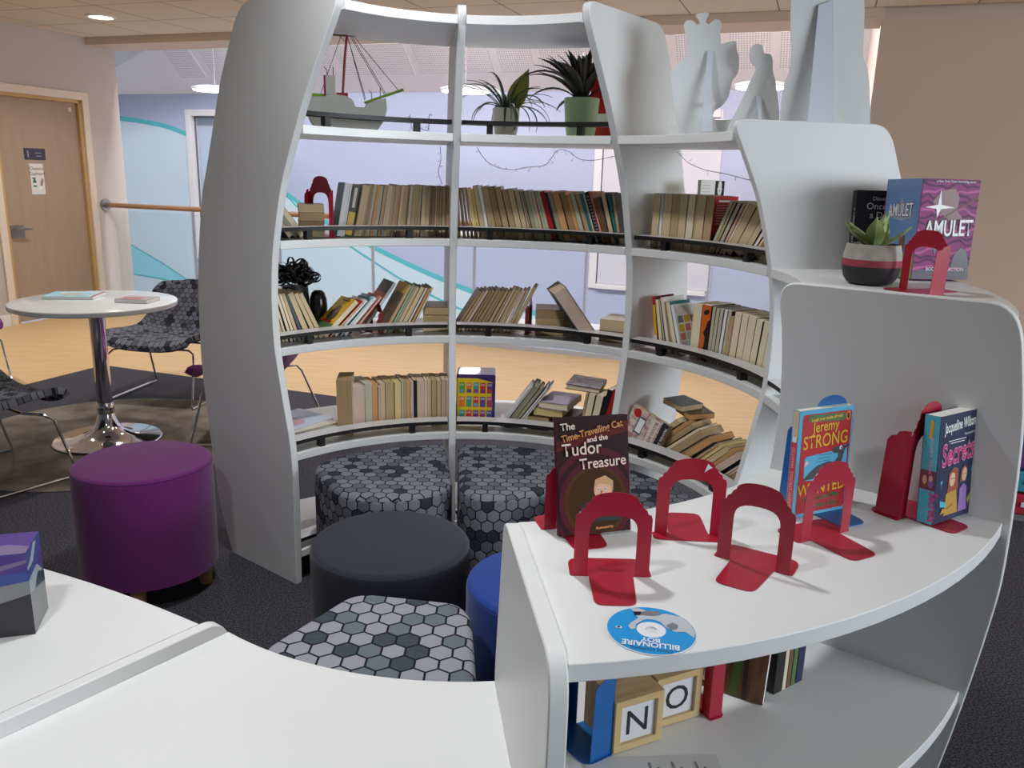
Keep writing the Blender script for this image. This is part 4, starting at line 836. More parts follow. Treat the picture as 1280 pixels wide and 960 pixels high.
# blue disc
t = thing('compact_disc', 'bright blue audiobook disc with grey picture lying on the low counter edge', 'disc', T(.1955, .980, Z2+.0003) @ rot(170, 'Z'))
bm = bmesh.new(); lathe(bm, [(.0075,0),(.0598,0),(.06,.0004),(.06,.001),(.0598,.0013),(.0075,.0013),(.0075,0)], 64, cap=False); obj('disc', bm, mat('disc_polycarbonate', (226,230,236), .15, spec=.6), t)
F = T(0,0,.0013); BLUE = mat('disc_blue', (18,150,220), .3, spec=.5); GR1 = mat('disc_grey', (190,194,202), .35); GR2 = mat('disc_dark_grey', (120,122,130), .35)
def ring_poly(r0, r1, a0, a1, n=40): return ell(0,0,r1,r1,n,a0,a1) + ell(0,0,r0,r0,n,a0,a1)[::-1]
PLG = [([(-.004,-.026),(-.012,-.022),(-.019,-.010),(-.031,-.001),(-.045,-.004),(-.056,.008),(-.058,-.006),(-.052,-.026),(-.04,-.042),(-.03,-.044),(-.018,-.046),(-.010,-.041)], GR1, 2), ([(-.004,-.026),(-.010,-.041),(-.004,-.050),(.006,-.047),(.018,-.052),(.030,-.049),(.026,-.043),(.022,-.034),(.018,-.026),(.012,-.021),(.006,-.025)], GR1, 2.3), ([(.012,-.021),(.018,-.026),(.027,-.012),(.031,-.002),(.026,.006),(.021,.003),(.0205,-.008)], GR1, 2.6),
   ([(-.010,-.049),(.008,-.047),(.016,-.041),(.015,-.034),(.0,-.035),(-.012,-.040)], GR2, 3), ([(.014,-.043),(.026,-.041),(.024,-.032),(.016,-.033)], INK, 4), ([(-.020,-.014),(-.028,-.024),(-.036,-.018),(-.034,-.008),(-.026,-.004)], GR2, 3), (ell(.043,.004,.004,.003), WT_, 3), (ell(.043,.004,.0022,.0022), BK_, 4)]
HUB = mat('disc_hub', (232,234,238), .3)
art('print', t, F, [(ring_poly(.0195,.0585,90*i,90*i+90,16), BLUE, 1) for i in range(4)] + [(ring_poly(.0078,.0195,90*i,90*i+90,12), HUB, 1) for i in range(4)] + PLG)
text('title_lettering', 'BILLIONAIRE', t, F, .0165, WT_, .0, .0335, 5, 0, sx=.80, off=.0003); text('title_lettering', 'BOY', t, F, .0165, WT_, .002, .0195, 5, 0, off=.0003) if 0 else text('title_lettering', 'BOY', t, F, .0125, WT_, .0, .0235, 5, 0, off=.0003)
text('author_lettering', 'David Walliams', t, F, .0085, INK, -.002, .0475, 5, 0, shear=.3)
# striped succulent pot
px, py = .842, 1.952
pot = thing('succulent_pot', 'succulent in a round pot banded grey, red and black on the higher counter', 'potted plant', T(px, py, Z1+.0004))
prof = [(.036,0),(.05,.004),(.059,.016),(.064,.034)]
bm = bmesh.new(); lathe(bm, prof + [(.0655,.044)], 40); obj('pot_base', bm, mat('pot_black', (38,36,40), .6), pot)
bm = bmesh.new(); lathe(bm, [(.0655,.044),(.0662,.052),(.0655,.060)], 40); obj('pot_band', bm, mat('pot_red', (150,58,70), .6), pot)
bm = bmesh.new(); lathe(bm, [(.0655,.060),(.063,.078),(.059,.094),(.056,.0945),(.058,.08)], 40); obj('pot_rim', bm, mat('pot_concrete', (178,172,164), .75, noise=(30,(150,144,136),(1,1,1),.35,.7)), pot)
bm = bmesh.new(); lathe(bm, [(.057,.084),(.001,.086)], 24); obj('soil', bm, mat('soil', (52,42,36), .95), pot)
def leaf_rosette(bm, n, L, Wd, z0, seed):
    rr = random.Random(seed)
    for i in range(n):
        ring = i % 3; az = i*2.4 + rr.uniform(-.2,.2); el = (.45, .85, 1.25)[ring] + rr.uniform(-.12,.12); ln = L*(1, .95, .85)[ring]*rr.uniform(.85,1.1)
        d = Vector((cos(az)*cos(el), sin(az)*cos(el), sin(el))); s = Vector((-sin(az), cos(az), 0)); nn = d.cross(s)
        prev = None; K = 7
        for k in range(K+1):
            u = k/K; c = Vector((0,0,z0)) + d*(ln*u) - nn*(.22*ln*u*u*(-1 if ring < 1 else .3)); wd = Wd*(sin(pi*min(1,(u*.86+.16)))**.8)*(1-u**6); th = .007*(1-u*.8)
            ring_v = [bm.verts.new(c + s*wd), bm.verts.new(c - nn*-th), bm.verts.new(c - s*wd), bm.verts.new(c + nn*-th*1.4)]
            if prev:
                for q in range(4):
                    f = bm.faces.new((prev[q], prev[(q+1)%4], ring_v[(q+1)%4], ring_v[q])); f.smooth = True
            prev = ring_v
        bm.faces.new(prev)
bm = bmesh.new(); leaf_rosette(bm, 10, .098, .021, .086, 4); obj('leaves', bm, mat('succulent_green', (132,152,84), .5, spec=.4, noise=(22,(168,180,132),(1,1,1),.4,.7)), pot)

# ================================================================== under the counter
PINE = mat('pine_block', (206,178,130), .6, noise=(6,(186,154,104),(1,14,1),.3,.75)); PAPER = mat('letter_card', (214,214,218), .6)
for ch, x, y, a in (('N', .188, 1.181, 26), ('O', .2685, 1.249, 26)):
    t = thing('letter_block', 'pine box block with the letter %s on its recessed card, under the counter' % ch, 'letter block', T(x, y, Z3+.0018) @ rot(a, 'Z'), 'wooden letter blocks')
    L = .098; bm = bmesh.new(); fw = .013
    box(bm, 0, L, .008, L, 0, L-.0); obj('block_body', bm, PINE, t, bev=.001)
    bm = bmesh.new(); box(bm, 0, L, 0, .008, 0, fw); box(bm, 0, L, 0, .008, L-fw, L); box(bm, 0, fw, 0, .008, fw, L-fw); box(bm, L-fw, L, 0, .008, fw, L-fw); obj('face_frame', bm, PINE, t, bev=.0008)
    bm = bmesh.new(); box(bm, fw, L-fw, .0065, .008, fw, L-fw); cd = obj('letter_card', bm, PAPER, t)
    text('letter', ch, t, T(L/2,.0065,L/2) @ front_face(0,0,0), .066, BK_, 0, -.0235, 1, off=.0003)
# books on that lower shelf
BARK = mat('bark_photo', (96,62,42), .5, noise=(30,(140,98,66),(3,1,.4),.35,.7))
t, F, S = disp('picture_book', 'brown tree-bark photo book with a barcode label, under the counter', .352, 1.402, Z3+.002, -31, .15, .2, .016, 9, BARK, BARK, 'w')
it = [(rc(.012,.012,.052,.05), WT_, 2)] + [(rc(.016+.0031*i,.022,.016+.0031*i+(.0012,.002)[i%2],.044), BK_, 3) for i in range(10)] + [([(.085,.0),(.1,.0),(.106,.09),(.09,.1)], mat('photo_leaf',(78,110,56),.5), 1), ([(.06,0),(.07,0),(.075,.2),(.062,.2)], mat('bark_dark',(58,36,26),.5), 1), ([(.11,0),(.118,0),(.112,.2),(.104,.2)], MC['bark_dark'], 1)]
art('cover_art', t, F, it)
seq = [(.022,.19,'k','w','black paperback standing right of the bark photo book, under the counter'), (.01,.185,'i','d','slim ivory booklet right of the black paperback, under the counter'), (.01,.18,'b','a','slim brown booklet in the row under the counter'), (.012,.185,'g','w','lime green booklet in the row under the counter'), (.02,.19,'n','w','navy book with white print at the right of the row under the counter')]
x, y = .512, 1.360; ang = 35
for wd, hh, cv, pg, lab in seq:
    book('paperback_book', T(x, y, Z3+.001) @ rot(ang, 'Z'), wd, hh, .13, pg, cv, lab, 'book', 'books under the counter', True); x += cos(radians(ang))*(wd+.003); y += sin(radians(ang))*(wd+.003)
t = book('paperback_book', T(.07, 1.165, Z3+.001) @ rot(12, 'Z') @ rot(6,'Y'), .018, .19, .12, 'd', 'b', 'brown paperback against the white end divider, under the counter', 'book', 'books under the counter', True)
t = thing('leaflet', 'white printed leaflet lying on the shelf under the counter', 'leaflet', T(.25, 1.075, Z3+.0005) @ rot(4, 'Z'))
bm = bmesh.new(); box(bm, -.105, .12, -.13, .105, 0, .001); obj('sheet', bm, mat('leaflet_paper', (206,206,204), .6), t)
art('print', t, T(0,0,.001), [(ell(-.07,.055,.004,.004), BK_, 1)] + [(rc(.0+.013*i, .02, .004+.013*i, .09-.012*(i%3)), GY, 1) for i in range(8)])

# big boxed set on the bench unit
P = atz(46, 800, ZB); bxh, bxw, bxd = .175, .26, .105
t = thing('boxed_book_set', 'purple and grey fantasy boxed set on the bench at the bottom left', 'boxed set', T(-.936, 1.452, ZB+.0006) @ rot(17, 'Z'))
NIG = mat('fantasy_violet', (84, 66, 140), .3, spec=.5); FGR = mat('fantasy_grey', (138,142,144), .35); FDK = mat('fantasy_dark', (58,54,60), .35); FBL = mat('fantasy_blue', (66,84,156), .3); FLT = mat('fantasy_pale', (170,184,192), .35)
bm = bmesh.new(); box(bm, -bxw, 0, 0, bxd, 0, bxh); obj('slipcase', bm, NIG, t, bev=.0012)
F = T(-bxw,0,0) @ front_face(0,0,0); w, h = bxw, bxh
art('front_art', t, F, [([(0,0),(w,0),(w,h*.5),(w*.8,h*.42),(w*.5,h*.3),(0,h*.2)], FDK, 2), ([(0,h*.2),(w*.5,h*.3),(w*.8,h*.42),(w,h*.5),(w,h*.66),(w*.7,h*.6),(0,h*.52)], FGR, 1), ([(0,h*.52),(w*.7,h*.6),(w,h*.66),(w,h*.78),(w*.6,h*.72),(0,h*.62)], FBL, 1), ([(w*.5,h*.76),(w*.8,h*.8),(w,h*.88),(w,h*.92),(w*.8,h*.86)], mat('fantasy_mauve',(130,112,150),.35), 1)])
F = Matrix(((0,0,1,0),(1,0,0,0),(0,1,0,0),(0,0,0,1))); w = bxd
art('side_art', t, F, [([(0,0),(w,0),(w,h*.42),(w*.5,h*.45),(0,h*.5)], FGR, 1), ([(0,h*.5),(w*.5,h*.45),(w*.9,h*.55),(w*.6,h*.7),(0,h*.66)], FLT, 1), ([(w*.3,h*.47),(w,h*.38),(w,h*.5),(w*.6,h*.6)], mat('fantasy_teal',(40,72,84),.35), 2), ([(0,h*.66),(w*.6,h*.7),(w,h*.9),(w,h),(0,h)], FBL, 1), ([(0,h*.78),(w*.4,h*.8),(w*.7,h*.97),(w*.5,h*.99),(w*.2,h*.86),(0,h*.82)], FLT, 2)])
F = T(-bxw, 0, bxh) ; w = bxw
art('top_art', t, F, [([(w*.55,0),(w,0),(w,bxd*.3),(w*.85,bxd*.45),(w*.6,bxd*.3)], mat('fantasy_mauve',(130,112,150),.35), 1)]); text('title_lettering', 'FH', t, F, .03, mat('title_orange', (214,130,60), .4), w-.082, bxd*.36, 2, 4, sx=1.0)
# ================================================================== seating
HEXA = hex_mat('hex_fabric', .040, (120,122,131), (92,96,104), (42,44,56), (20,22,28))
HEXB = hex_mat('hex_fabric_large', .050, (150,150,158), (102,110,118), (58,64,74), (20,26,32))
HEXC = hex_mat('hex_fabric_chair', .036, (104,104,112), (80,78,84), (36,36,44), (16,17,22))
def uv_box(bm, h):
    """planar map on top, wrapped round the sides"""
    uv = bm.loops.layers.uv.new('UVMap')
    for f in bm.faces:
        if abs(f.normal.z) > .7:
            for l in f.loops: l[uv].uv = (l.vert.co.x, l.vert.co.y)
        else:
            tn = Vector((-f.normal.y, f.normal.x, 0)).normalized()
            for l in f.loops: l[uv].uv = (l.vert.co.dot(tn), l.vert.co.z)
def upholstered(name, outline, h, m, parent, z0=.03, edge=.022):
    """soft block with a rounded top edge; uv wraps continuously by arc length on the sides"""
    n = len(outline); cx = sum(p[0] for p in outline)/n; cy = sum(p[1] for p in outline)/n
    bm = bmesh.new(); uv = bm.loops.layers.uv.new('UVMap')
    prof = [(0, z0), (0, z0+.25*(h-z0)), (0, z0+.5*(h-z0)), (0, h-edge)] + [(edge*(1-cos(a)), h-edge+edge*sin(a)) for a in (pi/8, pi/4, 3*pi/8, pi/2)]
    pts = [Vector((p[0], p[1])) for p in outline]; nr = []
    for i in range(n):
        t = (pts[(i+1)%n]-pts[i-1]).normalized(); nr.append(Vector((-t.y, t.x)))
    # make normals point inwards
    area_ = sum(pts[i].x*pts[(i+1)%n].y-pts[(i+1)%n].x*pts[i].y for i in range(n)); sg = 1 if area_ > 0 else -1
    arcs = [0]
    for i in range(n): arcs.append(arcs[-1]+(pts[(i+1)%n]-pts[i]).length)
    rings = [[bm.verts.new((pts[i].x+nr[i].x*sg*o, pts[i].y+nr[i].y*sg*o, z)) for i in range(n)] for o, z in prof]
    for k in range(len(rings)-1):
        for i in range(n):
            j = (i+1)%n; f = bm.faces.new((rings[k][i], rings[k][j], rings[k+1][j], rings[k+1][i])); f.smooth = True
            steep = k < 4
            for l, (ii, kk) in zip(f.loops, ((i,k),(i+1,k),(i+1,k+1),(i,k+1))):
                l[uv].uv = (arcs[ii], prof[kk][1]) if k < 4 else (l.vert.co.x, l.vert.co.y)
    f = bm.faces.new(rings[-1])
    for l in f.loops: l[uv].uv = (l.vert.co.x, l.vert.co.y)
    bm.faces.new(rings[0][::-1])
    return obj(name, bm, m, parent, auto=50)
FOOT = mat('black_feet', (20,20,22), .6)
def wedge(rap, rads, m, label):
    W = [pol(r, a) for r, a in rap]; cxy = sum(W, Vector())/len(W); t = thing('wedge_ottoman', label, 'ottoman', T(cxy.x, cxy.y, 0), 'hexagon wedge ottomans in the pod')
    P = [Vector(p) for p in fillet([(p.x-cxy.x, p.y-cxy.y) for p in W], [max(.045, r) if r else 0 for r in rads], 6)]; out = []
    for i in range(len(P)):
        a, b = P[i], P[(i+1)%len(P)]; k = max(1, int((b-a).length/.03))
        out += [tuple(a+(b-a)*q/k) for q in range(k)]
    upholstered('cushion_body', out, WH, m, t)
    for q in (0, len(W)//3, len(W)//2, len(W)-1):
        p = (W[q]-cxy)*.75; bm = bmesh.new(); lathe(bm, [(.02,0),(.024,.03)], 16, cx=p.x, cy=p.y); obj('foot', bm, FOOT, t)
    return t
WH = .445
def arcp(r, a0, a1, n=6): return [(r, a0+(a1-a0)*i/n) for i in range(n+1)]
wedge(arcp(.77,99.5,131)+[(.735,139.5),(.605,145),(.475,150.5),(.375,148.5),(.305,136),(.285,123),(.29,111),(.36,100.8)], [.03]+[0]*6+[.05,0,.05,.08,.03,0,.03,.05], HEXA, 'charcoal hexagon wedge ottoman under the left bay, beside the tall end panel')
wedge(arcp(.77,57,96)+[(.52,97),(.31,98),(.25,90),(.235,80),(.265,66),(.36,53),(.5,52)], [.05]+[0]*5+[.03,0,.06,0,0,0,.06,0], HEXA, 'charcoal hexagon wedge ottoman under the middle bay, behind the maroon book')
wedge(arcp(.77,11,50)+[(.5,48),(.4,40),(.36,30),(.4,16)], [.05]+[0]*5+[.03,.05,.03,0,.06], HEXA, 'charcoal hexagon wedge ottoman under the right bay, behind the scratched bookend')
wedge(arcp(.76,-78.5,-40)+[(.57,-40),(.555,-57),(.505,-70),(.475,-78.8)], [.03]+[0]*5+[.03,.06,0,0,.06], HEXB, 'pale hexagon wedge ottoman mostly hidden behind the white end divider')
wedge([(.755,-122.2),(.765,-112),(.77,-103),(.765,-94),(.755,-85),(.47,-85),(.41,-89),(.435,-120),(.475,-123.5)], [.03,0,0,0,.03,.05,.03,.05,.03], HEXB, 'pale grey hexagon wedge ottoman in the front, beside the low white bench')
def drum(name, x, y, r, h, m, seam, label, z0=.03, legs=None):
    t = thing(name, label, 'stool', T(x, y, 0))
    out = [(r*cos(2*pi*i/48), r*sin(2*pi*i/48)) for i in range(48)]
    upholstered('drum_body', out, h, m, t, z0, .018)
    bm = bmesh.new(); rr = r-.004; tube(bm, [(rr*cos(2*pi*i/64), rr*sin(2*pi*i/64), h-.011) for i in range(65)], .0028, 6); obj('piping', bm, seam, t)
    for k in range(4):
        a = (legs or .6)+k*pi/2; px, py = (r-.045)*cos(a), (r-.045)*sin(a)
        bm = bmesh.new()
        if legs: lathe(bm, [(.021,0),(.027,z0+.005)], 18, cx=px, cy=py); obj('leg', bm, mat('beech_leg', (196,150,96), .5), t)
        else: lathe(bm, [(.02,0),(.022,z0)], 16, cx=px, cy=py); obj('foot', bm, FOOT, t)
    return t
FAB = lambda n, c, c2: mat(n, c, .9, spec=.15, sheen=.2, noise=(300, c2, (1,1,1), .35, .7), bump=(600,.35))
drum('drum_ottoman', -.328, 2.117, .222, .42, FAB('charcoal_felt', (37,39,49), (48,50,62)), FAB('charcoal_seam', (40,42,52), (52,54,66)), 'round charcoal drum ottoman in the middle of the pod')
drum('drum_ottoman', .10, 1.915, .203, .42, FAB('royal_blue_felt', (32,60,136), (42,72,152)), FAB('blue_seam', (24,46,110), (30,54,120)), 'round royal blue drum ottoman half hidden by the white end divider')
drum('drum_stool', -1.235, 2.595, .221, .462, FAB('purple_felt', (98,32,98), (114,42,112)), FAB('purple_seam', (62,20,66), (72,26,76)), 'round purple drum stool on wooden legs outside the pod', z0=.088, legs=-1.40)

# cafe table
tb = thing('cafe_table', 'round white pedestal cafe table with chrome column', 'table', T(-2.135, 4.125, .0065))
bm = bmesh.new(); lathe(bm, [(.385,.714),(.389,.716),(.391,.72),(.391,.736),(.389,.739),(.386,.74),(.001,.74)], 72); obj('tabletop', bm, mat('table_white', (224,226,224), .12, spec=.6), tb)
bm = bmesh.new(); lathe(bm, [(.10,.70),(.10,.7155)], 24); obj('top_plate', bm, BLACK, tb)
bm = bmesh.new(); lathe(bm, [(.038,.20),(.038,.70)], 32); lathe(bm, [(.041,.145),(.042,.165),(.041,.2),(.038,.205)], 32); obj('column', bm, CHROME, tb)
bm = bmesh.new(); lathe(bm, [(.262,0),(.265,.006),(.26,.011),(.16,.02),(.115,.032),(.08,.056),(.058,.09),(.046,.125),(.04,.15)], 56); obj('pedestal_base', bm, CHROME, tb)
def tbook(px, py, w, d, th, yaw, cv, pg, lab, arts):
    P = atz(px, py, .7465); M = T(P.x, P.y, .7468) @ rot(yaw, 'Z') @ T(-w/2, -d/2, th) @ rot(90, 'Y')
    t = book('picture_book', M, th, w, d, pg, cv, lab, 'book'); 
    # lying: thickness axis points down, so the upper face is the left face
    t.matrix_world = T(P.x, P.y, .7468) @ rot(yaw, 'Z') @ T(-w/2, -d/2, th) @ rot(90, 'Y')
    return t
t = tbook(93, 371, .25, .19, .014, 8, 'l', 'w', 'pale turquoise picture book lying on the cafe table', None)
art('cover_art', t, left_face(.014, .25, .19), [(rc(0,0,.19,.25), mat('turq_cover',(130,190,204),.4,noise=(25,(190,210,210),(1,1,1),.45,.6)), 1), (ell(.1,.12,.04,.06), mat('cover_sand',(186,176,160),.4), 2), (rc(0,.235,.19,.25), mat('cover_rose',(176,96,110),.4), 2)])
t = tbook(172, 377, .17, .13, .02, -4, 'y', 'w', 'grey paperback lying at the right of the cafe table', None)
art('cover_art', t, left_face(.02, .17, .13), [(rc(0,0,.13,.17), mat('cover_greyprint',(170,164,160),.4), 1), (rc(.05,.02,.12,.12), mat('cover_dusty',(176,110,110),.4), 2)])

# rug
P0 = Vector((-2.05, 4.2)); t = thing('round_rug', 'round mottled grey-brown rug under the cafe table', 'rug', T(-2.15, 4.17, 0))
bm = bmesh.new(); lathe(bm, [(.78,0.0005),(.785,.003),(.775,.006),(.001,.006)], 72); obj('pile', bm, mat('rug_mottled', (92,80,70), .95, spec=.1, noise=(4.5,(134,122,110),(1,1,1),.35,.65), bump=(350,.6)), t)

# lounge chairs with sled frames
def chair_shell():
    bm = bmesh.new(); uv = bm.loops.layers.uv.new('UVMap')
    prof = [(-.27,.335,.285),(-.25,.362,.30),(-.15,.365,.315),(-.03,.352,.322),(.08,.345,.318),(.15,.36,.30),(.205,.41,.275),(.25,.48,.262),(.29,.56,.262),(.325,.63,.25),(.348,.675,.215),(.355,.69,.17)]
    prof = bez(prof, 3); nx = 12; rows = []; s = 0; last = None
    for p in prof:
        if last is not None: s += (Vector((p.x, p.y)) - Vector((last.x, last.y))).length
        last = p; rows.append((p.x, p.y, p.z, s))
    g = []
    for y, z, w, s in rows:
        back = max(0, min(1, (z-.40)/.2)); line = []
        for i in range(nx+1):
            u = -1+2*i/nx; cup = .045*abs(u)**3
            line.append((bm.verts.new((u*w, y-cup*back*1.6, z+cup*(1-back))), u*w, s))
        g.append(line)
    for a, b in zip(g, g[1:]):
        for i in range(nx):
            q = (a[i], a[i+1], b[i+1], b[i]); f = bm.faces.new([v[0] for v in q]); f.smooth = True
            for l, v in zip(f.loops, q): l[uv].uv = (v[1], v[2])
    return bm
def make_chair(m, label, x, y, ang):
    t = thing('lounge_chair', label, 'chair', T(x, y, .0055) @ rot(ang, 'Z'), 'sled-base lounge chairs around the cafe table')
    sh = obj('seat_shell', chair_shell(), m, t, smooth=True); so = sh.modifiers.new('thick', 'SOLIDIFY'); so.thickness = .032; so.offset = -1; b = sh.modifiers.new('bev', 'BEVEL'); b.width = .01; b.segments = 3; b.limit_method = 'ANGLE'
    for s in (1, -1):
        pts = fillet([(s*.25,-.16,.335),(s*.285,-.24,.30),(s*.30,-.30,.008),(s*.30,.24,.008),(s*.27,.17,.31),(s*.22,.1,.325)], .03, 4)
        pts = pts[5-5:]; bm = bmesh.new(); P = [(s*.2,-.12,.326),(s*.265,-.18,.318),(s*.285,-.215,.29),(s*.298,-.285,.03),(s*.3,-.29,.009),(s*.3,-.26,.008),(s*.3,.26,.008),(s*.3,.29,.009),(s*.298,.285,.03),(s*.275,.19,.28),(s*.255,.165,.315),(s*.2,.12,.322)]
        tube(bm, P, .0065, 8); obj('sled_leg', bm, CHROME, t)
    bm = bmesh.new(); tube(bm, [(-.2,-.12,.326),(.2,-.12,.326)], .0065, 8); obj('cross_bar', bm, CHROME, t); bm = bmesh.new(); tube(bm, [(-.2,.12,.322),(.2,.12,.322)], .0065, 8); obj('cross_bar', bm, CHROME, t)
    return t
PURF = FAB('plum_felt', (122,52,116), (138,64,132))
def facing(fx, fy): return degrees(atan2(fy, fx))+90       # -y local is the front
make_chair(HEXC, 'hexagon-patterned lounge chair facing us behind the cafe table', -2.16, 5.03, facing(-.16, -.99))
make_chair(HEXC, 'hexagon-patterned lounge chair cut off by the left edge, nearest us', -2.42, 3.50, facing(.54, .84))
make_chair(PURF, 'purple lounge chair right of the cafe table, half behind the tall end panel', -1.40, 4.36, facing(-1, -.08))
make_chair(PURF, 'purple lounge chair at the far left edge, behind the cafe table', -3.66, 5.10, facing(.75, -.66))

# ================================================================== things on top of the pod
def leaves(name, parent, specs, m, zlo=-9, zhi=9):
    bm = bmesh.new()
    for az, el, L, w, droop, twist in specs:
        d = Vector((cos(az), sin(az), 0)); s = Vector((-sin(az), cos(az), 0)); K = 10; pos = Vector((d.x*.012, d.y*.012, 0)); e = el; prev = None
        for k in range(K+1):
            u = k/K; wd = w*(.55+.45*sin(pi*min(1,u*1.1)))*(1-u**4)+.0006; nn = d*sin(e)*-1 + Vector((0,0,cos(e)))
            s2 = s*cos(twist*u)+nn*sin(twist*u); fold = nn*wd*.35
            q = [bm.verts.new(pos + s2*wd + fold), bm.verts.new(pos), bm.verts.new(pos - s2*wd + fold)]
            if prev:
                for z_ in range(2): f = bm.faces.new((prev[z_], prev[z_+1], q[z_+1], q[z_])); f.smooth = True
            prev = q; pos = pos + (d*cos(e)+Vector((0,0,sin(e))))*(L/K); e -= droop/K; pos.z = min(max(pos.z, zlo+.004*cos(k*2.)), zhi)
    o = obj(name, bm, m, parent); so = o.modifiers.new('thick', 'SOLIDIFY'); so.thickness = .0012
    return o
Z0 = HT[0]
p = pol(.85, 85.4); Z0 = HT[0]+.0005; t = thing('spider_plant_pot', 'small spider plant in an ivory pot on the top shelf', 'potted plant', T(p.x, p.y, Z0), 'potted plants on the top shelf')
bm = bmesh.new(); lathe(bm, [(.034,0),(.038,.004),(.046,.05),(.0475,.094),(.0455,.095),(.043,.085)], 36); obj('pot', bm, mat('ivory_pot', (206,198,184), .5), t)
bm = bmesh.new(); lathe(bm, [(.044,.084),(.001,.088)], 20); obj('soil', bm, MC['soil'], t)
rr = random.Random(3); sp = []
for i in range(46):
    el = rr.uniform(.5,1.45); sp.append((rr.uniform(0,6.28), el, rr.uniform(.11,.22), rr.uniform(.003,.0048), rr.uniform(1.0,3.2)*(1.5-el*.7), rr.uniform(-.4,.4)))
o = leaves('leaves', t, sp, mat('dark_leaf', (40,66,48), .4, noise=(30,(66,92,56),(1,1,1),.4,.7)), -.074); o.location = (0,0,.085)
o = leaves('yellow_leaf', t, [(radians(85.4), 1.45, .165, .034, .1, .0)], mat('yellow_leaf', (160,160,52), .45)); o.location = (.012,0,.082); o.rotation_euler = (0, radians(22), 0); o['label'] = 'broad yellow-green leaf'
p = pol(.85, 67.4); t = thing('bromeliad_pot', 'large dark bromeliad in a pale green pot on the top shelf', 'potted plant', T(p.x, p.y, Z0), 'potted plants on the top shelf')
bm = bmesh.new(); lathe(bm, [(.044,0),(.048,.004),(.055,.05),(.0605,.128),(.058,.130),(.056,.118)], 40); obj('pot', bm, mat('pale_green_pot', (182,204,160), .35, spec=.5), t)
bm = bmesh.new(); lathe(bm, [(.057,.118),(.001,.12)], 20); obj('soil', bm, MC['soil'], t)
sp = []
for i in range(30):
    el = rr.uniform(.9,1.5); az = rr.uniform(0,6.28); L_ = rr.uniform(.22,.36); L_ = min(L_, .19) if cos(az-radians(-22)) > .2 else L_; sp.append((az, max(el, 1.15) if cos(az-radians(-22)) > .2 else el, min(L_, .185/sin(max(el,1.15) if cos(az-radians(-22)) > .2 else el)), rr.uniform(.015,.022), rr.uniform(.5,1.2), rr.uniform(-.3,.3)))
for az, el, L, dr in ((185,.75,.2,1.6),(178,1.15,.28,1.9),(200,.9,.17,.7),(170,.3,.1,1.4),(10,.8,.2,.8),(-10,.7,.17,.9)): sp.append((radians(az-22), el, L, .011, dr, .2))
o = leaves('leaves', t, sp, mat('bromeliad_leaf', (44,52,36), .4, noise=(18,(76,58,50),(1,1,1),.4,.65)), -.09, .172); o.location = (0,0,.12)
p = pol(.97, 65.5); t = thing('red_booklet', 'red and white booklet standing behind the bromeliad leaves on the top shelf', 'book', frame(.965, 64.5, Z0) @ rot(-8,'X'))
bm = bmesh.new(); box(bm, -.065, .065, 0, .008, 0, .29); obj('cover', bm, CV['r'], t); art('cover_art', t, T(-.065,0,0) @ front_face(0,0,0), [(fillet(rc(.04,.16,.1,.215),.01), mat('mint_print',(206,222,210),.4), 1), (rc(.02,.05,.11,.09), WT_, 1)])
# toy boat (wooden model with derricks); 1 px in the photograph is about 2.84 mm there
bt = thing('model_ship', 'grey wooden model cargo ship with red mast and green booms on the top shelf', 'model ship', frame(.86, 123.2, Z0) @ rot(-19, 'Z'))
k_ = .00284; X = lambda px: (px-432)*k_; Zp = lambda py, px=432: (159+ (px-432)*.055 - py)*k_
def bp(px, py, y=0): return (X(px), y, min(.298, Zp(py, px)))
HUL = mat('ship_grey', (196,194,184), .6); MSR = mat('mast_red', (150,28,50), .4); BGN = mat('boom_green', (132,168,30), .4); CAB = mat('line_dark', (66,60,60), .6)
hull = [(386,121),(410,121),(411,119),(423,119),(434,121),(441,125),(444,133),(455,134),(458,129),(480,124),(481,136),(478,148),(469,164),(398,164-3),(392,148),(387,134)]
zmin = min(Zp(y, x) for x, y in hull)
bm = bmesh.new(); prism(bm, [(X(x), Zp(y, x)-zmin if 0 else max(0, Zp(y, x))) for x, y in hull], -.03, .03, 'y'); obj('hull', bm, HUL, bt, bev=.003)
bm = bmesh.new(); box(bm, X(410.5), X(422), -.022, .022, Zp(121), Zp(99)); obj('funnel', bm, HUL, bt, bev=.002)
bm = bmesh.new(); box(bm, X(409), X(410.5), -.02, .02, Zp(121), Zp(99)); obj('funnel_stripe', bm, MSR, bt)
bm = bmesh.new(); box(bm, X(423), X(436), -.02, .02, Zp(123), Zp(117.5)); obj('mast_foot', bm, MSR, bt, bev=.001)
bm = bmesh.new(); prism(bm, ell(X(439), Zp(130), .012, .012, 16), -.025, .025, 'y'); obj('cargo_hatch', bm, mat('hatch_peach', (206,160,128), .5), bt)
bm = bmesh.new(); tube(bm, [bp(430.5,118), bp(433.5,80), bp(436.5,41)], .0042, 10); obj('mast', bm, MSR, bt)
bm = bmesh.new(); tube(bm, [bp(413,51), bp(437,52)], .0034, 8); obj('yard', bm, mat('yard_brown', (122,92,60), .5), bt)
for a_, b_ in (((387,118),(410,120)), ((455,128.5),(501,114))):
    bm = bmesh.new(); v0, v1 = Vector(bp(*a_, -.01)), Vector(bp(*b_, -.01)); tube(bm, [v0, v1], .0062, 4); obj('boom', bm, BGN, bt)
bm = bmesh.new()
for a_, b_ in (((437,45),(456,126)),((437,45),(457,124)),((440,42),(480,121)),((442,42),(481,119)),((444,42),(496,115)),((430,52),(405,118)),((427,45),(436,62)),((387,117),(391,109)),((437,43),(428,43)),((437,50),(446,43)),((437,55),(443,48))): tube(bm, [bp(*a_), bp(*b_)], .0011, 5)
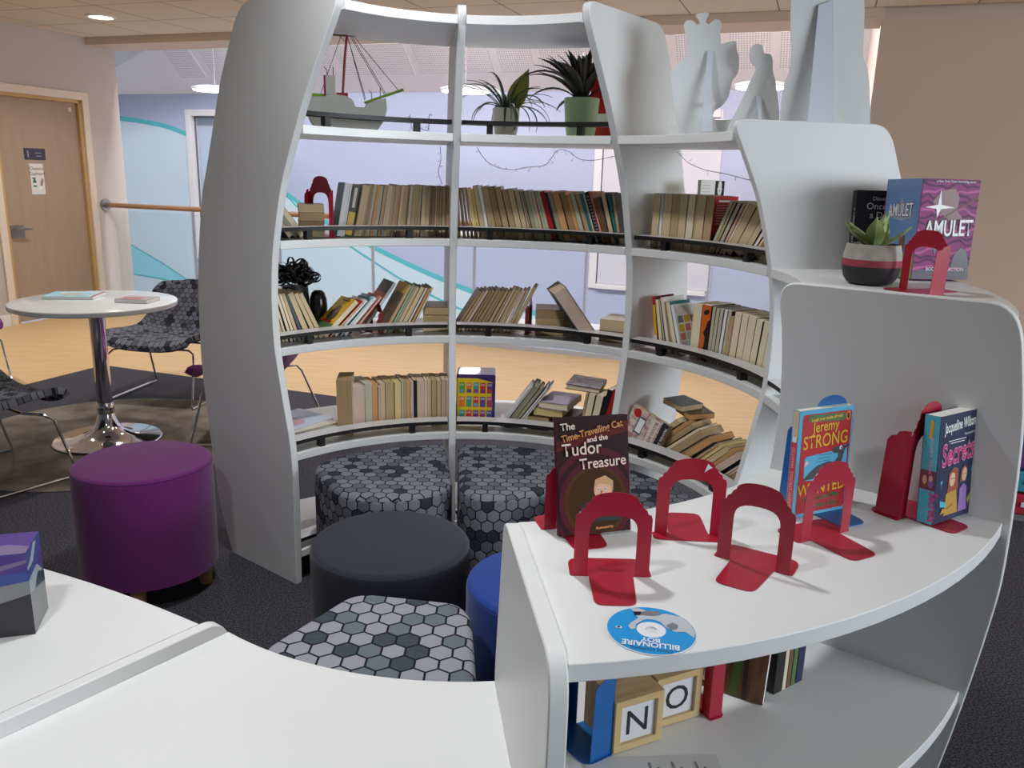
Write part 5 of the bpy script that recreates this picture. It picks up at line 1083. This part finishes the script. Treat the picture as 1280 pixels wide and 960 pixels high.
for a_ in ((413,92),(420,94),(464,118),(474,117)): tube(bm, [bp(a_[0], a_[1]+8), bp(a_[0], a_[1]), bp(a_[0]-3, a_[1]-4)] if a_[0] in (413,464) else [bp(a_[0], a_[1]+8), bp(a_[0], a_[1]-6)], .0014, 5)
obj('rigging', bm, CAB, bt)
# curly black bunch and black vase on the middle shelf
p = pol(1.09, phi_at(371, 1.09, HT[2])); t = thing('curly_paper_bunch', 'bunch of curly black paper strips in a pot, behind the leftmost middle-shelf books', 'ornament', T(p.x, p.y, HT[2]+.0005))
bm = bmesh.new(); lathe(bm, [(.035,0),(.045,.02),(.05,.12),(.046,.17)], 28); obj('pot', bm, BLACK, t)
bm = bmesh.new(); rr = random.Random(9)
for i in range(130):
    az = rr.uniform(0,6.28); el = rr.uniform(.1,1.2); d = Vector((cos(az)*cos(el), sin(az)*cos(el), sin(el))); c = Vector((0,0,.185))+d*rr.uniform(.01,.045); ra = rr.uniform(.015,.032); ax = Vector((rr.uniform(-1,1), rr.uniform(-1,1), rr.uniform(-1,1))).normalized(); u = d; v = ax.cross(u).normalized(); wv = u.cross(v).normalized()*.004; prev = None
    for k in range(15):
        a = -pi + k/14*2*pi*.9; rr_ = ra*(1-.25*k/14); q0 = c + u*(ra+rr_*cos(a)) + v*rr_*sin(a); q = (bm.verts.new(q0-wv), bm.verts.new(q0+wv))
        if prev: bm.faces.new((prev[0], prev[1], q[1], q[0])).smooth = True
        prev = q
o = obj('paper_strips', bm, mat('black_strip', (14,14,16), .35), t); so = o.modifiers.new('thick','SOLIDIFY'); so.thickness = .0008
p = pol(1.075, phi_at(399, 1.075, HT[2])); t = thing('oval_vase', 'glossy black oval vase on the middle shelf, left bay', 'vase', T(p.x, p.y, HT[2]+.0005))
bm = bmesh.new(); lathe(bm, [(.018,0),(.026,.012),(.032,.05),(.0335,.09),(.031,.12),(.024,.142),(.016,.149),(.014,.146),(.018,.138)], 36); obj('vase_body', bm, mat('black_glaze', (22,22,26), .18, spec=.6), t)

# ================================================================== cardboard cutouts seen from behind
M_CARD = mat('cutout_board', (222,225,225), .7, spec=.2); M_STRUT = mat('cutout_strut', (208,214,226), .7, spec=.2)
def cutout(label, y, pts, strut, slot=None, rads=0):
    W = [aty(px, py, y) for px, py in pts]; zb_ = min(v.z for v in W); x0 = sum(v.x for v in W)/len(W); dz = zb_-Z0
    t = thing('cardboard_cutout', label, 'cutout', T(x0, y, Z0), 'white cutouts on the high shelf')
    bm = bmesh.new(); o2 = [(v.x-x0, max(0, v.z-Z0)) for v in W]; o2 = [(v.x, max(0, v.y)) for v in bez([(q[0], q[1], 0) for q in o2], 3)]; prism(bm, o2, 0, .005, 'y'); obj('figure_board', bm, M_CARD, t)
    s = [aty(px, py, y) for px, py in strut]; s = [(v.x-x0, max(0,v.z-Z0)) for v in s]
    bm = bmesh.new(); zt = max(q[1] for q in s)
    a = [bm.verts.new((q[0], -.003-.05*(1-q[1]/zt) if zt else 0, q[1])) for q in s]; b = [bm.verts.new((v.co.x, v.co.y-.002, v.co.z)) for v in a]
    bm.faces.new(a); bm.faces.new(b[::-1])
    for i in range(len(a)): j = (i+1)%len(a); bm.faces.new((a[i], a[j], b[j], b[i]))
    obj('strut', bm, M_STRUT, t)
    if slot:
        v = aty(slot[0], slot[1], y); bm = bmesh.new(); zz_ = v.z-Z0; prism(bm, [(q[0], q[1]) for q in ell(v.x-x0, zz_, .014, .012, 12, 180, 360)], -.03, -.022, 'y') if zz_ > .02 else None; obj('strut_tab', bm, M_CARD, t)
    return t
bear = [(839,170),(839,155),(846,154),(841,120),(839,95),(847,80),(857,70),(858,62),(857,44),(855,33),(857,27),(863,25),(869,28),(871,31),(875,28),(870,18),(886,16),(882,27),(886,30),(890,27),(895,24),(901,27),(902,34),(900,41),(901,50),(902,55),(912,52),(920,52),(921,62),(924,74),(922,92),(915,102),(911,120),(903,132),(893,139),(894,150),(925,150),(925,166)]
cutout('white crowned-animal cutout seen from behind, leftmost on the high shelf', 2.60, bear, [(884,64),(891,63),(886,118),(886,165),(872,166)], (886,129))
two = [(908,166),(915,150),(925,130),(933,112),(941,95),(945,85),(939,78),(937,66),(941,57),(947,55),(953,57),(955,66),(963,68),(966,75),(966,88),(969,100),(972,120),(974,140),(974,166)]
cutout('small white round-headed cutout seen from behind, between the two larger ones', 2.54, two, [(945,120),(951,120),(948,150),(944,150)])
big = [(974,170),(976,140),(981,105),(987,90),(990,60),(988,20),(992,-30),(1005,-60),(1050,-62),(1070,-40),(1080,0),(1080,40),(1079,70),(1084,85),(1087,110),(1088,170)]
cutout('tallest white cutout seen from behind, cut off by the top edge', 2.475, big, [(1022,7),(1041,0),(1034,170),(1000,170)], (1025,99))

# fairy lights
def fairy(label, pts, r=1.04, zoff=0):
    t = thing('fairy_light_string', label, 'fairy lights', T(0,0,0)); W = []
    for px, py in pts:
        d = ray(px, py); o = Vector((0-C0.x, 0-C0.y)); a = d.x*d.x+d.y*d.y; b = 2*(o.x*d.x+o.y*d.y); c = o.dot(o)-r*r; tt = (-b+sqrt(b*b-4*a*c))/(2*a); W.append(EYE+d*tt)
    base = W[0].copy(); W = [v-base for v in W]; t.location = base
    S = bez(W, 5); bm = bmesh.new(); tube(bm, S, .0011, 5); obj('wire', bm, mat('fairy_wire', (120,112,104), .35, .8), t)
    rr = random.Random(len(pts))
    for v in S[2::3]:
        e = v + Vector((rr.uniform(-.012,.012), rr.uniform(-.01,.01), rr.uniform(-.016,.01))); bm = bmesh.new(); tube(bm, [v, (v+e)/2+Vector((0,0,.002)), e, e+(e-v).normalized()*.003], .001, 5, taper=[.8,.8,1,2.4])
        obj('bulb', bm, mat('fairy_bulb', (214,216,220), .2), t)
fairy('fairy light wire drooping under the top shelf of the middle bay', [(596,184),(605,198),(615,206),(628,211),(643,212),(660,209),(680,207),(688,199),(695,190),(701,187),(712,190),(725,199),(745,200),(768,195)])
fairy('fairy light wire drooping under the high shelf of the right bay', [(847,190),(860,203),(880,212),(905,217),(940,226)])
fairy('short fairy light wire hanging beside the left bay divider', [(550,183),(551,200),(548,215),(553,231)])
fairy('two loose fairy light wires standing on the top shelf of the left bay', [(512,143),(513,152),(516,162),(524,160),(535,163),(536,150),(537,142)], 1.0)
# clip on the rail by the maroon book
zr = HT[3]+.034; rr_ = rin(HT[3])+.0025; ar = phi_at(778, rr_, zr)
t = thing('plastic_ring', 'small pale green plastic ring hooked on the lowest rail beside the maroon book', 'ring', frame(rr_, ar, zr))
bm = bmesh.new(); tube(bm, [(.011*cos(2*pi*i/28), 0, .013*sin(2*pi*i/28)) for i in range(29)], .0026, 8); obj('hoop', bm, mat('pale_green_plastic', (196, 214, 160), .4), t)
# storage by the right-hand wall
a = room(2.15, 4.1); 
P = atz(1290, 655, 0)
t = thing('toy_drawer_trolley', 'colourful drawer stack with a green toy on top at the right edge', 'storage trolley', T(P.x+.05, P.y+.15, 0) @ rot(-20,'Z'))
for i, (c, n) in enumerate((((178,40,60),'red'), ((60,150,170),'teal'), ((96,60,130),'purple'), ((40,90,160),'blue'))):
    bm = bmesh.new(); box(bm, -.2, .25, -.15, .15, .03+.105*i, .125+.105*i); dd = obj('drawer', bm, mat('bin_'+n, c, .4), t, bev=.008)
    bm = bmesh.new(); box(bm, -.05, .1, -.158, -.15, .07+.105*i, .09+.105*i); obj('drawer_pull', bm, mat('pull_white', (220,220,220), .4), dd)
bm = bmesh.new(); box(bm, -.21, .26, -.14, .16, .445, .455); obj('trolley_top', bm, mat('trolley_grey', (120,120,126), .5), t); bm = bmesh.new(); box(bm, -.21, .26, -.14, .16, 0, .03); obj('trolley_base', bm, mat('trolley_grey', (120,120,126), .5), t)
g = thing('green_toy', 'bright green and yellow soft toy on the drawer stack at the right edge', 'toy', t.matrix_world @ T(-.08, -.02, .455))
bm = bmesh.new(); bmesh.ops.create_uvsphere(bm, u_segments=24, v_segments=14, radius=.1, matrix=T(0,0,.095) @ Matrix.Diagonal((1,.85,.95,1))); obj('body', bm, mat('toy_green', (110,196,60), .6), g, smooth=True)
bm = bmesh.new(); bmesh.ops.create_uvsphere(bm, u_segments=20, v_segments=12, radius=.055, matrix=T(-.02,-.03,.215)); obj('head', bm, mat('toy_white', (220,230,216), .6), g, smooth=True)
for s in (1,-1):
    bm = bmesh.new(); bmesh.ops.create_uvsphere(bm, u_segments=14, v_segments=10, radius=.03, matrix=T(-.06*s-.02,-.07,.04)); obj('foot', bm, mat('toy_yellow', (236,200,40), .6), g, smooth=True)
SC.view_settings.view_transform = 'Standard'; SC.view_settings.look = 'None'; SC.view_settings.exposure = EXPO; SC.view_settings.gamma = 1
try: SC.view_settings.use_curve_mapping = False
except Exception: pass
bpy.context.view_layer.update()
